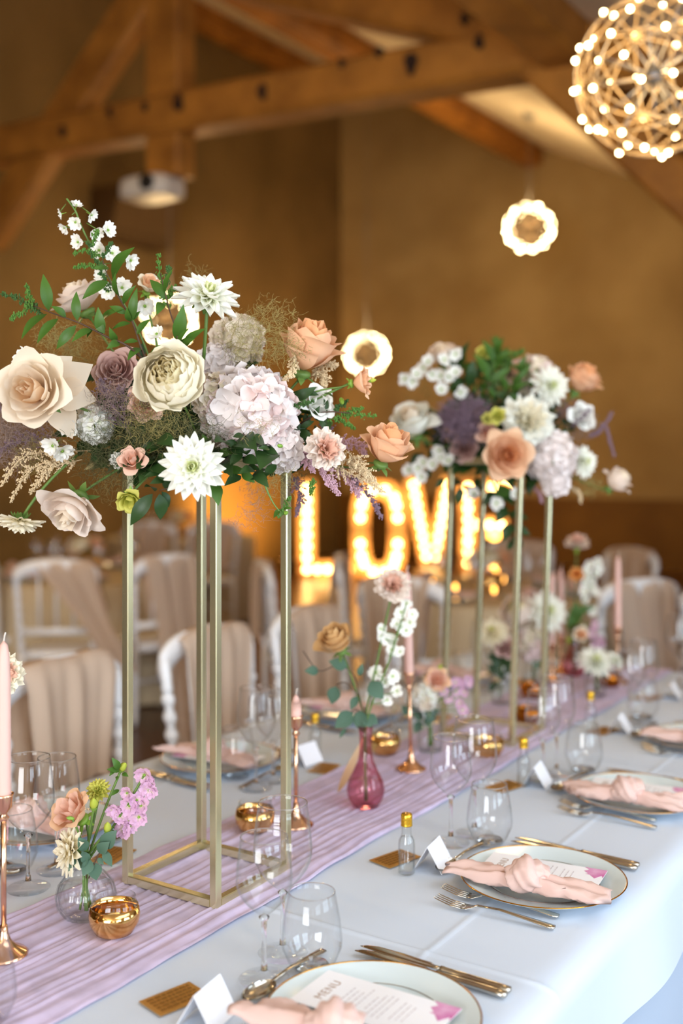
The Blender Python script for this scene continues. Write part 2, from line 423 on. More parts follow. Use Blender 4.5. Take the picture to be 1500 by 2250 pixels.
# ------------------------------------------------------------------ marquee letters
LH = 1.2
lb_me = MB().add(np.array(ICO1[0])*.034, ICO1[1]).mesh('bulb', 'letterbulb')
def segs(ch):
    if ch == 'L': return [[(-.16, 0), (-.16, LH)], [(-.16, .0), (.35, 0)]]
    if ch == 'V': return [[(-.24, LH), (-.06, 0)], [(.06, 0), (.24, LH)]]
    if ch == 'E': return [[(-.2, 0), (-.2, LH)], [(-.2, 0), (.28, 0)], [(-.2, LH/2), (.22, LH/2)], [(-.2, LH), (.28, LH)]]
def letter(ch, px, Z, label, dz=0):
    p = W(px, HZ, Z); t = thing('light_letter', label, 'letter', (p.x, p.y, .001), YAW, 'bulb letters standing on the floor')
    sw, dp = .21, .10
    fc, rim, pts = MB(), MB(), []
    if ch == 'O':
        def ov(k, a): # superellipse
            c, s = cos(a), sin(a); e = .62
            return (math.copysign(abs(c)**e, c)*(.33-k), math.copysign(abs(s)**e, s)*(LH/2-k)+LH/2)
        n = 48; A = [2*pi*i/n for i in range(n)]
        for y0, y1, k0, k1, m in ((0, 0, 0, sw, fc), (-dp, 0, 0, 0, rim), (-dp, 0, sw, sw, rim)):
            V = [(*ov(k0, a),) for a in A]; U = [(*ov(k1, a),) for a in A]
            m.add([(x, y0, z) for x, z in V]+[(x, y1, z) for x, z in U], [(i, (i+1) % n, n+(i+1) % n, n+i) for i in range(n)])
        pts = [ov(sw/2, a) for a in [2*pi*(i+.5)/20 for i in range(20)]]
    else:
        # centre lines inset by half a stroke; every stroke is a shallow tray open to the front
        for s in segs(ch):
            (x0, z0), (x1, z1) = s; h = sw/2
            f = lambda z: h+(LH-2*h)*z/LH
            a, b = Vector((x0, 0, f(z0))), Vector((x1, 0, f(z1))); d = (b-a).normalized(); a2, b2 = a-d*h, b+d*h
            nrm = Vector((-d.z, 0, d.x))*h
            q = [a2+nrm, b2+nrm, b2-nrm, a2-nrm]
            fc.add([tuple(v+Vector((0, .0, 0))) for v in q]+[tuple(v+Vector((0, -.012, 0))) for v in q], [(0, 1, 2, 3), (7, 6, 5, 4), (0, 4, 5, 1), (2, 6, 7, 3)])
            rim.add(*bar((a2+nrm)+Vector((0, -dp/2, 0)), (b2+nrm)+Vector((0, -dp/2, 0)), dp, .012, .1, nrm.normalized()))
            rim.add(*bar((a2-nrm)+Vector((0, -dp/2, 0)), (b2-nrm)+Vector((0, -dp/2, 0)), dp, .012, .1, nrm.normalized()))
            n = max(3, round((b-a).length/.142)); n = n+1
            pts += [((a+(b-a)*i/(n-1)).x, (a+(b-a)*i/(n-1)).z) for i in range(n)]
    fc.obj('face', 'letterface', t, False); rim.obj('rim', 'letterside', t, False)
    done = []
    for x, z in pts:
        if all((x-u)**2+(z-v)**2 > .006 for u, v in done):
            done.append((x, z)); put('bulb', lb_me, t, Matrix.Translation((x, -.085, z)))
letter('L', 703, 13.5, 'tall light bulb letter L, first of the word, behind the chairs')
letter('O', 832, 13.2, 'tall light bulb letter O between the L and the V')
letter('V', 945, 15.2, 'tall light bulb letter V beside the O, part hidden by a stand leg')
letter('E', 1060, 14.3, 'tall light bulb letter E, last of the word, behind the far flower stand')

lant_me = MB().add(np.array(ico(2)[0])*.06, ico(2)[1]).mesh('globe', glow('lantern', 'ffb44e', 14, True) and 'lantern')
def lantern(px, py, Z, label):
    p = W(px, py, Z); z = max(.1, p.z); t = thing('globe_lantern', label, 'lantern', (p.x, p.y, .001), 0, 'glowing globe lanterns by the letters')
    put('globe', lant_me, t, Matrix.Translation((0, 0, z)))
    MB().add(*lathe([(.1, 0), (.1, .015), (.012, .025), (.012, z-.07), (.03, z-.06), (.03, z-.05)], 16)).obj('base', 'dark', t)
lantern(1086, 1175, 13.4, 'glowing globe lantern on a stand right of the letter E')
lantern(1080, 1258, 13.0, 'glowing globe lantern on the floor right of the letter E')
lantern(1104, 1240, 12.6, 'smaller glow of a low lantern beside the far stand post')
lantern(1060, 1170, 14.9, 'dim globe lantern behind the far stand leg')
# added floor uplight, no known source, makes the orange glow on the wall
p = W(632, HZ, 13.7)
t = thing('added_uplight', 'small added floor lamp making the wall glow orange left of the letter L', 'lamp', (p.x, p.y, .001))
MB().add(*lathe([(.09, 0), (.09, .02), (.03, .03), (.03, .06), (.075, .08), (.08, .2), (.07, .2), (.06, .1), (.0005, .09)], 20, cap=False)).obj('can', 'dark', t)
MB().add(*lathe([(.06, .12), (.0005, .125)], 20, cap=False)).obj('lens', glow('uplens', 'ff9a30', 8), t)
l = bpy.data.lights.new('added_uplight_beam', 'SPOT'); l.energy = 420; l.color = (1, .50, .13); l.spot_size = math.radians(110); l.spot_blend = .8; l.shadow_soft_size = .06
o = bpy.data.objects.new('added_uplight_beam', l); C.objects.link(o); o.parent = t; o.location = (0, 0, .22)
o.rotation_euler = Vector((-.9, .35, .55)).to_track_quat('-Z', 'Y').to_euler()
# unseen lamps added out of frame to warm the truss and left wall
sphere_lamp((-4.6, 2.3, 3.3), 'added unseen globe lamp over the tables by the plaster wall', False, 150)
sphere_lamp((-1.6, -2.2, 2.75), 'added unseen globe lamp behind the photographer', False, 30)
# ------------------------------------------------------------------ the long table
X0, X1, Y0, Y1, TZ = -1.905, -.592, .35, 3.86, .75
tb = thing('banquet_table', 'long banquet table hidden under the white cloths', 'table', (-1.25, 2.1, 0))
MB().add(*box(X0+1.25+.06, X1+1.25-.06, Y0-2.1+.02, Y1-2.1-.02, .70, .738)).obj('table_top', 'panelwood', tb, False)
for sx in (-.5, .5):
    for sy in (-1.5, 1.5): MB().add(*bar((sx, sy, 0), (sx, sy, .7), .05, .05)).obj('leg', 'steel', tb, False)
def nz(x, y, z=0): return noise.noise((x, y, z))
def crease(x, y):
    h = .0024*math.exp(-((y-1.475)/.006)**2)+.0016*math.exp(-((x+.80)/.006)**2)
    h += .0016*math.exp(-((y-2.62)/.007)**2)+.0014*math.exp(-((x+1.72)/.007)**2)
    return h+.0011*nz(x*5, y*5)+.0007*nz(x*13+y*6, y*9-x*7)
def hang(o, y, f):   # how far the cloth's side stands out, o = depth below the edge
    return .010+f*(o*.16*(1+.55*sin(y*7.3+2*nz(y*1.7, 3)))+.004*nz(y*6, o*5))
def drape_cloth(name, label, matn, drop, out, mono):
    nx = 60; fine = [i*.004-.02 for i in range(11)]
    tx = sorted([i/(nx-1) for i in range(nx)]+[(c+d-X0)/(X1-X0) for c in (-.80, -1.72) for d in fine])
    ly = sorted([Y0+(Y1-Y0)*j/189 for j in range(190)]+[c+d for c in (1.475, 2.62) for d in fine])
    prof = [('l', o) for o in (drop, drop*.8, drop*.6, drop*.4, .035, .015)]+[('t', a) for a in tx]+[('r', o) for o in (.015, .035, drop*.4, drop*.6, drop*.8, drop)]
    ny = len(ly); V = []
    for y in ly:
        for k, o in prof:
            if k == 't':
                x = X0+(X1-X0)*o; e = min(o, 1-o)*(X1-X0)
                z = TZ-.0025+(crease(x, y) if mono else -.006)-(.006*max(0, 1-e/.02)**2)
                V.append((x, y, z))
            else:
                sgn = 1 if k == 'r' else -1; xe = X1 if k == 'r' else X0
                dd = o*(1+(.03*sin(y*2.1) if o > .05 else 0))
                V.append((xe+sgn*(hang(o, y+(5 if k == 'l' else 0), out)+(0 if mono else -.03)), y, TZ-.006-dd))
    m = len(prof); F = [(j*m+i, j*m+i+1, (j+1)*m+i+1, (j+1)*m+i) for j in range(ny-1) for i in range(m-1)]
    mb = MB().add(V, F)
    # end flap
    E = []
    for q in range(7):
        for i, (k, o) in enumerate(prof):
            b = V[(ny-1)*m+i]; dz = drop*q/6
            E.append((b[0], b[1]+.012*min(1, q)+.02*sin(b[0]*9)*q/6, min(b[2], TZ-.004-dz) if q else b[2]))
    mb.add(E, [(j*m+i, j*m+i+1, (j+1)*m+i+1, (j+1)*m+i) for j in range(6) for i in range(m-1)])
    o = mb.obj(name, matn); return tag(o, label, 'tablecloth')
drape_cloth('tablecloth', 'white tablecloth with fold creases spread over the long table', 'cloth', .135, 1.0, True)
drape_cloth('underskirt', 'long pale under cloth hanging to the floor beneath the white tablecloth', 'undercloth', .735, .12, False)
# lilac gauze runner
RX0, RX1 = -1.437, -1.112
V = []; nx, ny = 96, 420
for j in range(ny):
    y = Y0+(Y1+.0-Y0)*j/(ny-1)
    for i in range(nx):
        a = i/(nx-1); wx = .008*nz(y*3, 9)+.004*nz(y*11, 5)
        x = RX0+(RX1-RX0)*a+(wx if a < .5 else -wx)+.012*nz(a*6, y*1.6, 2)
        f = nz(a*15+1.2*nz(y*1.3, a*3, 4), y*1.1, 7)
        r = nz(a*34+2*nz(y*2, a*2), y*2.0, 3)
        z = TZ+.003+.0048*(max(0, 1-abs(f)*3.4))**1.5+.0028*max(0, r)+.0018*abs(nz(a*60, y*4))+.0012*nz(a*20, y*22)
        V.append((x, y, z-(.003 if i in (0, nx-1) else 0)))
F = [(j*nx+i, j*nx+i+1, (j+1)*nx+i+1, (j+1)*nx+i) for j in range(ny-1) for i in range(nx-1)]
V += [(X, Y1+.012+.06*(k/5)**.5*0+.01, TZ+.004-.3*k/5) for k in range(0)]
tag(MB().add(V, F).obj('table_runner', 'runner'), 'crinkled lilac gauze runner along the middle of the table', 'table runner')
RZ = TZ+.006
# ------------------------------------------------------------------ flower stands
def stand(y0, label, lean=(0, 0), H=.745):
    x0, s, wd = -1.366, .2, .015
    t = thing('flower_stand', label, 'stand', (x0+s/2, y0+s/2, RZ-.001), 0, 'gold flower stands on the table')
    h = s/2; L = Vector((*lean, 0))
    for sx in (-1, 1):
        for sy in (-1, 1):
            MB().add(*bar((sx*h, sy*h, 0), Vector((sx*h, sy*h, H))+L, wd, wd, .1, (0, 1, 0))).obj('post', 'champagne', t, False)
    for z, l in ((wd/2, Vector()), (H-wd/2, L)):
        for sx in (-1, 1):
            MB().add(*bar(Vector((sx*h, -h+wd/2, z))+l, Vector((sx*h, h-wd/2, z))+l, wd, wd, .1)).obj('rail', 'champagne', t, False)
            MB().add(*bar(Vector((-h+wd/2, sx*h, z))+l, Vector((h-wd/2, sx*h, z))+l, wd, wd, .1)).obj('rail', 'champagne', t, False)
    MB().add(*box(-h-.007, h+.007, -h-.007, h+.007, H, H+.004), M=Matrix.Translation(L)).obj('top_plate', 'champagne', t, False)
    return Vector((x0+h, y0+h, RZ-.001+H+.004))+L
TOP1 = stand(1.416, 'tall gold metal stand nearest the camera, carrying the large arrangement')
TOP2 = stand(2.613, 'second tall gold metal stand farther along the lilac runner', (RIGHT*.024)[:2])
# ------------------------------------------------------------------ tableware meshes
def offs(prof, d):
    out = []
    for (r, z) in prof: out.append((max(.0004, r-d), z))
    return out
def bowl_prof(R, rim, H, z0, n=12):
    pts = []
    for i in range(n+1):
        t = i/n; z = z0+H*t
        r = R*sin(min(1, t/.46)*pi/2)**.75 if t < .46 else R+(rim-R)*((t-.46)/.54)**1.4
        pts.append((max(r, .003), z))
    return pts
def glass_meshes(R, rim, H, foot, stem):
    """wine glass: foot disc and stem of solid glass, bowl blown thin with a rounded lip"""
    f = MB().add(*lathe([(.001, .0005), (foot*.96, 0), (foot, .0018), (foot*.9, .0035), (foot*.45, .006), (.009, .0095), (.0052, .014)], 36, cap=False)).mesh('foot', 'glass')
    s = MB().add(*lathe([(.0052, .014), (.0038, .03), (.0034, stem*.6), (.0042, stem-.008), (.008, stem-.001), (.0005, stem+.004)], 14)).mesh('stem', 'crystal')
    p = bowl_prof(R, rim, H-stem, stem)
    b = MB().add(*lathe(p+[(rim-.0006, H+.0005)]+offs(p[::-1], .0012)[:-1], 40, cap=False)).mesh('bowl', 'glass')
    V, F, _ = grid(40, 7, lambda a, c: ((rim-.0004+.0009*cos(2*pi*c))*cos(2*pi*a), (rim-.0004+.0009*cos(2*pi*c))*sin(2*pi*a), H+.0009*sin(2*pi*c)), True)
    l = MB().add(V, F).mesh('lip', 'crystal')
    return dict(foot=f, stem=s, bowl=b, lip=l)
BIG = glass_meshes(.0455, .0375, .230, .038, .095)
SMALL = glass_meshes(.0415, .0345, .207, .037, .092)
p = [(.022, .0), (.027, .002), (.036, .014), (.0445, .034), (.0455, .045), (.043, .07), (.0385, .095), (.0345, .115)]
TUMB = dict(body=MB().add(*lathe([(.001, .001)]+p+[(.034, .1155)]+offs(p[::-1], .0014)[:-1]+[(.024, .009), (.001, .0085)], 40, cap=False)).mesh('body', 'glass'))
V, F, _ = grid(40, 7, lambda a, c: ((.034+.0008*cos(2*pi*c))*cos(2*pi*a), (.034+.0008*cos(2*pi*c))*sin(2*pi*a), .1153+.0008*sin(2*pi*c)), True)
TUMB['lip'] = MB().add(V, F).mesh('lip', 'crystal')
TUMB['base'] = MB().add(*lathe([(.0005, .0015), (.021, .0015), (.026, .004), (.026, .0065), (.0005, .008)], 28)).mesh('base', 'crystal')
def from_meshes(name, label, cat, meshes, loc, group, rz=0):
    t = thing(name, label, cat, loc, rz, group)
    for k, me in meshes.items(): put(k.split('#')[0], me, t)
    return t
PR = .146
PLATE = dict(well=MB().add(*lathe([(.0005, .003), (.085, .003), (.092, .0045), (.099, .009), (.142, .0185), (.1445, .0195), (.145, .0185), (.142, .016), (.1, .006), (.09, .0005), (.0005, .0005)], 64, cap=False)).mesh('plate_body', 'porcelain'))
V, F, _ = grid(72, 7, lambda a, c: ((.1446+.0013*cos(2*pi*c))*cos(2*pi*a), (.1446+.0013*cos(2*pi*c))*sin(2*pi*a), .019+.0011*sin(2*pi*c)), True)
PLATE['gold_rim'] = MB().add(V, F).mesh('gold_rim', 'goldrim')
V, F, _ = grid(72, 5, lambda a, c: ((.0985+.0007*cos(2*pi*c))*cos(2*pi*a), (.0985+.0007*cos(2*pi*c))*sin(2*pi*a), .0089+.0007*sin(2*pi*c)), True)
PLATE['inner_line'] = MB().add(V, F).mesh('inner_line', 'steel')
def strip(st, n=8):
    """cutlery: elliptical sections (y along, half width, half thickness, height, x shift)"""
    V, F = [], []
    for (y, w_, th, z, x) in st:
        for i in range(n): V.append((x+w_*cos(2*pi*i/n), y, z+th*sin(2*pi*i/n)))
    for j in range(len(st)-1):
        for i in range(n): k = (i+1) % n; F.append((j*n+i, j*n+k, (j+1)*n+k, (j+1)*n+i))
    F += [tuple(range(n))[::-1], tuple(range((len(st)-1)*n, len(st)*n))]
    return V, F
HANDLE = [(-.105, .003, .0015, .003, 0), (-.1035, .0075, .0022, .0032, 0), (-.095, .0082, .0024, .0036, 0), (-.05, .0056, .0022, .008, 0), (-.01, .0036, .0018, .0118, 0), (.03, .003, .0016, .0105, 0)]
FORK = dict(handle=MB().add(*strip(HANDLE)).mesh('handle', 'steel'))
FORK['head'] = MB().add(*strip([(.028, .003, .0016, .0107, 0), (.036, .006, .0012, .0075, 0), (.045, .0112, .001, .005, 0), (.058, .0125, .001, .0042, 0)], 10)).mesh('head', 'steel')
for k in range(4):
    x = (k-1.5)*.0068
    FORK['tine#%d' % k] = MB().add(*strip([(.055, .0026, .001, .0043, x), (.075, .0019, .0011, .0055, x*.98), (.098, .0012, .0009, .0105, x*.93), (.104, .0004, .0005, .0125, x*.92)], 6)).mesh('tine', 'steel')
SPOON = dict(handle=MB().add(*strip(HANDLE)).mesh('handle', 'steel'))
V, F, _ = grid(16, 6, lambda a, c: (.0185*sin(c*pi/2)*cos(2*pi*a), .062+.033*sin(c*pi/2)*sin(2*pi*a), .0012+.0095*(1-cos(c*pi/2))), True)
V2 = [(x, y, z+.0012) for x, y, z in V]
SPOON['bowl'] = MB().add(V, F).add(V2, F).mesh('bowl', 'steel')
KNIFE = dict(handle=MB().add(*strip([(-.125, .003, .002, .005, 0), (-.123, .0072, .0042, .005, 0), (-.11, .0076, .0046, .0052, 0), (-.06, .0066, .0042, .0055, 0), (-.018, .0058, .0038, .0055, 0), (-.0165, .0066, .0043, .0055, 0), (-.012, .0062, .0042, .0055, 0)], 10)).mesh('handle', 'steel'))
KNIFE['blade'] = MB().add(*strip([(-.013, .005, .0028, .0055, 0), (.0, .0055, .0015, .0055, 0), (.01, .0085, .001, .0055, .002), (.06, .0098, .0008, .0055, .0022), (.1, .0088, .0007, .0055, .0015), (.118, .0055, .0006, .0055, -.001), (.126, .0015, .0004, .0055, -.004)], 10)).mesh('blade', 'steel')
# knotted napkin: two folded tails and a knot, lying along local y
def tail(sgn, sd):
    rr = random.Random(sd); ph = [rr.uniform(0, 6.28) for _ in range(6)]; NA = 56
    def fn(a, b):
        an = 2*pi*a; c, s_ = cos(an), sin(an)
        wd = .014+.024*b**.8; th = .019*(1-b)**.8+.0075
        u = math.copysign(abs(c)**.8, c)
        pl = abs(sin(1.7*pi*u*.5+ph[1]+.9*b))**1.3*(.35+.65*b)
        top = s_ > 0
        z = .010+th*(abs(s_)**.6 if top else -abs(s_)*.5)*(.55+.75*pl if top else 1)
        y = .014+(.115+.018*sin(2.3*u+ph[2])+.006*sin(9*u+ph[0]))*b
        x = wd*u*(1+.12*sin(4*b+ph[4]))+.014*sin(2.6*b+ph[4])*b
        z += .010*b*b*max(0, sin(2.2*u+ph[5]))-.003*b
        q = .0035*nz(x*70+sd, y*45, z*60)+.002*nz(x*160, y*120+sd)
        return (x+q, sgn*y, max(z+q*1.3, .0006))
    V, F, t = grid(NA, 15, fn, True); F.append(tuple(range(NA*14, NA*15)))
    return MB().add(V, F, t).mesh('tail', 'napkin')
def knot(sd):
    rr = random.Random(sd); p0 = rr.uniform(0, 6)
    def fn(a, b):
        an = 2*pi*a; la = pi*(b-.5)
        w1 = an+2.1*la+p0
        k = 1+.20*(1-abs(sin(w1)))**2.2-.13*(1-abs(sin(w1+1.0)))**4+.05*sin(6*an+9*la)*cos(la)-.10*(1-abs(sin(.5*an-1.4*la)))**5
        k += .06*nz(3*cos(an)+sd, 3*sin(an), 3*la)
        return (.037*cos(la)*cos(an)*k, .034*sin(la)*k, .026+.027*cos(la)*sin(an)*k)
    V, F, t = grid(64, 34, fn, True)
    return MB().add(V, F, t).mesh('knot', 'napkin')
NAPS = [dict([('tail#0', tail(-1, s)), ('tail#1', tail(1, s+50)), ('knot', knot(s))]) for s in (3, 4, 5)]
# menu card
MW, ML = .1, .21
def card(w_, l_, th=.0009):
    return box(-w_/2, w_/2, -l_/2, l_/2, 0, th)
menu_me = MB().add(*card(MW, ML)).mesh('sheet', 'paper', False)
ln = MB(); rr = random.Random(11)
for blk, (y, n) in enumerate(((.045, 4), (.005, 4), (-.035, 3))):
    for k in range(n):
        L_ = rr.uniform(.018, .034); yy = y-k*.0085
        x = -L_
        while x < L_:
            d = rr.uniform(.004, .012); ln.add(*box(x, min(x+d, L_), yy-.0009, yy+.0009, .0009, .00115)); x += d+.0022
lines_me = ln.mesh('text_lines', 'inkline', False)
def blotV(cx, cy, r, sd):
    rr = random.Random(sd); n = 18
    pts = [(max(-MW/2, min(MW/2, cx+r*(1+.35*rr.uniform(-1, 1))*cos(2*pi*i/n))), max(-ML/2, min(ML/2, cy+r*(1+.35*rr.uniform(-1, 1))*sin(2*pi*i/n)))) for i in range(n)]
    return [(x, y, .0009) for x, y in pts]+[(x, y, .0012) for x, y in pts], [tuple(range(n, 2*n))]+[(i, (i+1) % n, n+(i+1) % n, n+i) for i in range(n)]
blot_me = MB().add(*blotV(.038, -.092, .026, 1)).mesh('watercolour_blot', 'blot', False)
fc_ = bpy.data.curves.new('heading', 'FONT'); fc_.body = 'MENU'; fc_.size = .019; fc_.align_x = 'CENTER'; fc_.extrude = .0003; fc_.materials.append(MATS['ink']); fc_.space_character = 1.12
try: pass
finally: tmp = bpy.data.objects.new('heading', fc_); C.objects.link(tmp)
dg = bpy.context.evaluated_depsgraph_get(); head_me = bpy.data.meshes.new_from_object(tmp.evaluated_get(dg)); bpy.data.objects.remove(tmp)
# tent card
th = math.radians(58)
V = [(-.034, 0, .046), (.034, 0, .046), (.034, -.028, 0), (-.034, -.028, 0), (.034, .028, 0), (-.034, .028, 0)]
V2 = [(x, y*.965, z-.0012 if z > .01 else z) for x, y, z in V]
TENT = dict([('front_panel', MB().add([V[0], V[1], V[2], V[3], V2[0], V2[1], V2[2], V2[3]], [(3, 2, 1, 0), (4, 5, 6, 7), (0, 1, 5, 4), (1, 2, 6, 5), (2, 3, 7, 6), (3, 0, 4, 7)]).mesh('front_panel', 'paper', False)),
             ('back_panel', MB().add([V[0], V[1], V[4], V[5], V2[0], V2[1], V2[4], V2[5]], [(0, 1, 2, 3), (7, 6, 5, 4), (0, 4, 5, 1), (1, 5, 6, 2), (2, 6, 7, 3), (3, 7, 4, 0)]).mesh('back_panel', 'paper', False))])
# gold card with embossed rows
gm = MB(); rr = random.Random(5)
for k in range(5):
    x = -.034
    while x < .034:
        d = rr.uniform(.004, .01); gm.add(*box(x, min(x+d, .035), -.018+k*.0085, -.0135+k*.0085, .0012, .0019)); x += d+.0025
GOLDC = dict(sheet=MB().add(*box(-.042, .042, -.027, .027, 0, .0013)).mesh('sheet', 'goldcard', False), embossing=gm.mesh('embossing', 'goldcard_mark', False))
p = [(.013, 0), (.0155, .002), (.0155, .052), (.0145, .060), (.0098, .070), (.0092, .073), (.0092, .092), (.0085, .094)]
BOT = dict(body=MB().add(*lathe([(.0005, .001)]+p+offs(p[::-1], .0013), 28, cap=False)).mesh('body', 'vaseglass'),
           water=MB().add(*lathe([(.0005, .003), (.0135, .003), (.0135, .052), (.0125, .059), (.0102, .0655), (.0005, .066)], 24)).mesh('water', 'water'),
           cap=MB().add(*lathe([(.0105, .086), (.0108, .088), (.0101, .0895), (.0106, .0915), (.0101, .093), (.0106, .095), (.0101, .0965), (.0105, .0985), (.0103, .106), (.0092, .108), (.0005, .108)], 28)).mesh('cap', 'goldcap'))
# ------------------------------------------------------------------ place settings
PLACES = {'R1': (-.755, 1.245, 1, 'at the front place, cut by the picture edge'), 'R2': (-.75, 1.81, 1, 'at the second place from the front, window side'),
          'R3': (-.757, 2.37, 1, 'at the third place from the front, window side'), 'R4': (-.757, 2.93, 1, 'at the fourth place from the front, window side'),
          'R5': (-.757, 3.49, 1, 'at the last place, window side'),
          'L1': (-1.715, 1.53, -1, 'across the runner, behind the ribbed vase'), 'L2': (-1.715, 2.1, -1, 'across the runner, seen between the near stand legs'),
          'L3': (-1.715, 2.7, -1, 'across the runner, behind the pink bud vase'), 'L4': (-1.715, 3.3, -1, 'across the runner, behind the far stand'),
          }
ZC = TZ+.0005
jr = random.Random(21)
def loc_of(key, x, y):
    cx, cy, s, _ = PLACES[key]
    return (cx-s*y, cy+s*x)
def putitem(key, name, cat, meshes, x, y, rot, label, group, z=ZC, j=.004):
    X, Y = loc_of(key, x+jr.uniform(-j, j), y+jr.uniform(-j, j)); s = PLACES[key][2]
    return from_meshes(name, label+' '+PLACES[key][3], cat, meshes, (X, Y, z), group, (pi/2 if s > 0 else -pi/2)+rot+jr.uniform(-.03, .03))
def put_at(key, name, cat, meshes, px, py, label, group, rz=0.):
    q = T(px, py, ZC); return from_meshes(name, label+' '+PLACES[key][3], cat, meshes, (q.x, q.y, ZC), group, rz)
GL = {  # wine glasses and tumblers measured in the photograph: big, small, tumbler, bottle, tent, gold card (foot centres)
 'R1': ((621, 2095), (580, 2152), (685, 2130), None, (455, 2238, .25), (385, 2195)),
 'R2': ((1042, 1832), (990, 1852), (1075, 1852), (893, 1918), (952, 1903, .3), (868, 1887)),
 'R3': ((1222, 1700), (1192, 1712), (1282, 1695), (1150, 1725), (1180, 1722, .2), (1110, 1728)),
 'R4': ((1412, 1585), (1385, 1592), (1412, 1578), (1297, 1606), (1362, 1606, .2), (1325, 1606)),
 'R5': ((1492, 1508), (1530, 1512), (1545, 1506), None, (1476, 1532, .2), (1424, 1533)),
 'L1': ((62, 1952), (125, 1912), (28, 1918), None, None, (247, 1880)),
 'L2': ((563, 1733), (600, 1715), (520, 1708), (692, 1662), (672, 1674, .5), (712, 1688))}
A_, B_ = T(563, 1733, ZC), T(600, 1715, ZC)
for key, (cx, cy, s, txt) in PLACES.items():
    putitem(key, 'dinner_plate', 'plate', PLATE, 0, 0, 0, 'white plate with a thin gold rim', 'gold rimmed plates', ZC, .002)
    pz = ZC+.0195
    X, Y = loc_of(key, .012, .005)
    mt = thing('menu_card', 'white menu card with pink blot '+txt, 'menu', M=Matrix.Translation((X, Y, pz+.0012))@Matrix.Rotation((pi/2 if s > 0 else -pi/2)+(0.12 if key != 'R1' else .02), 4, 'Z'), group='menu cards on the plates')
    put('sheet', menu_me, mt)
    put('text_lines', lines_me, mt); put('watercolour_blot', blot_me, mt)
    put('heading', head_me, mt, Matrix.Translation((0, .068, .001)))
    npo = NAPS[('R1', 'R2', 'R3').index(key) if key in ('R1', 'R2', 'R3') else jr.randrange(3)]
    nx_, ny_ = (-.075 if key != 'R1' else -.098, .0) if s > 0 else (.03, .0)
    putitem(key, 'napkin', 'napkin', npo, nx_, ny_, .06, 'knotted pale pink napkin on the plate', 'knotted pink napkins', pz-.001, .004)
    for k, (x, y) in enumerate(((.163, .005), (.182, .012))):
        putitem(key, 'table_knife', 'knife', KNIFE, x, y-.004*k, -.02, ('inner', 'outer')[k]+' steel table knife', 'table knives', ZC, .002)
    for k, (x, y) in enumerate(((-.108, .030), (-.160, .016))):
        putitem(key, 'fork', 'fork', FORK, x-(.01 if k == 0 else 0), y, .03, ('inner', 'outer')[k]+' steel fork', 'steel forks', ZC, .002)
    putitem(key, 'dessert_spoon', 'spoon', SPOON, .035, .172, pi/2, 'steel dessert spoon beyond the plate', 'dessert spoons', ZC, .003)
    g_ = GL.get(key)
    if g_ is None:
        dx = cy-PLACES['L2'][1]
        def P_(p):
            q = T(p[0], p[1], ZC)
            if s < 0: q = Vector((q.x, q.y+dx, ZC))
            else: q = Vector((cx-.22, cy+.1, ZC)) if p is None else Vector((2*-1.25-q.x, q.y+cy-PLACES['L2'][1], ZC))
            return q
        base = GL['L2']
        pos = [P_(p[:2]) for p in base]
    else: pos = [T(p[0], p[1], ZC) if p else None for p in g_]
    for nm, cat, ms, q, lab, grp in (('wine_glass', 'wine glass', BIG, pos[0], 'larger wine glass', 'wine glasses'), ('wine_glass', 'wine glass', SMALL, pos[1], 'smaller wine glass', 'wine glasses'), ('tumbler', 'tumbler', TUMB, pos[2], 'stemless water glass', 'water glasses'),
                                     ('mini_bottle', 'bottle', BOT, pos[3], 'tiny clear bottle with gold cap', 'gift bottles'), ('place_card', 'place card', TENT, pos[4], 'folded white place card', 'place cards'), ('gold_card', 'card', GOLDC, pos[5], 'small gold embossed card', 'gold cards')):
        if q is None: continue
        rz = {'place_card': pi/2+.15 if s > 0 else -pi/2-.1, 'gold_card': pi/2-.25 if s > 0 else pi/2+.2}.get(nm, jr.uniform(0, 3))
        from_meshes(nm, lab+' '+txt, cat, ms, (q.x, q.y, ZC), grp, rz)
# ------------------------------------------------------------------ votives, candle holders
def votive_prof(k=1.): return [(.0225*k, 0), (.03*k, .003*k), (.0385*k, .018*k), (.0405*k, .03*k), (.0375*k, .044*k), (.0325*k, .054*k), (.0335*k, .0575*k)]
p = votive_prof()
VOT = dict(cup=MB().add(*lathe([(.0005, .002)]+p[:5]+offs(p[4::-1], .0015)+[(.0005, .005)], 36, cap=False)).mesh('cup', 'goldglass'),
           rim=MB().add(*lathe(p[4:]+offs(p[:3:-1], .0015), 36, cap=False)).mesh('rim', 'vaseglass'),
           candle=MB().add(*lathe([(.019, .006), (.019, .02), (.0005, .02)], 20)).mesh('tealight', 'wax'))
VOTA = dict(VOT); VOTA['cup'] = MB().add(*lathe([(.0005, .002)]+p[:5]+offs(p[4::-1], .0015)+[(.0005, .005)], 36, cap=False)).mesh('cup', 'amberglass')
for (px, py, z_, lab, ms) in ((251, 2050, 0, 'gold mercury glass votive beside the ribbed vase at the front', VOT), (560, 1824, 0, 'gold votive inside the near stand, behind the wine glasses', VOT),
                         (845, 1655, 0, 'gold votive just behind the pink bud vase', VOT), (1072, 1660, 0, 'gold votive seen through the glasses before the far stand', VOT),
                         (1160, 1588, 0, 'amber votive beside the far stand leg', VOTA), (1170, 1532, 0, 'amber votive behind the far stand, farther along', VOTA), (1338, 1508, 0, 'amber votive beside the white dahlia jar', VOTA)):
    q = T(px, py, RZ); from_meshes('votive_holder', lab, 'candle holder', ms, (q.x, q.y, RZ), 'gold votive holders')
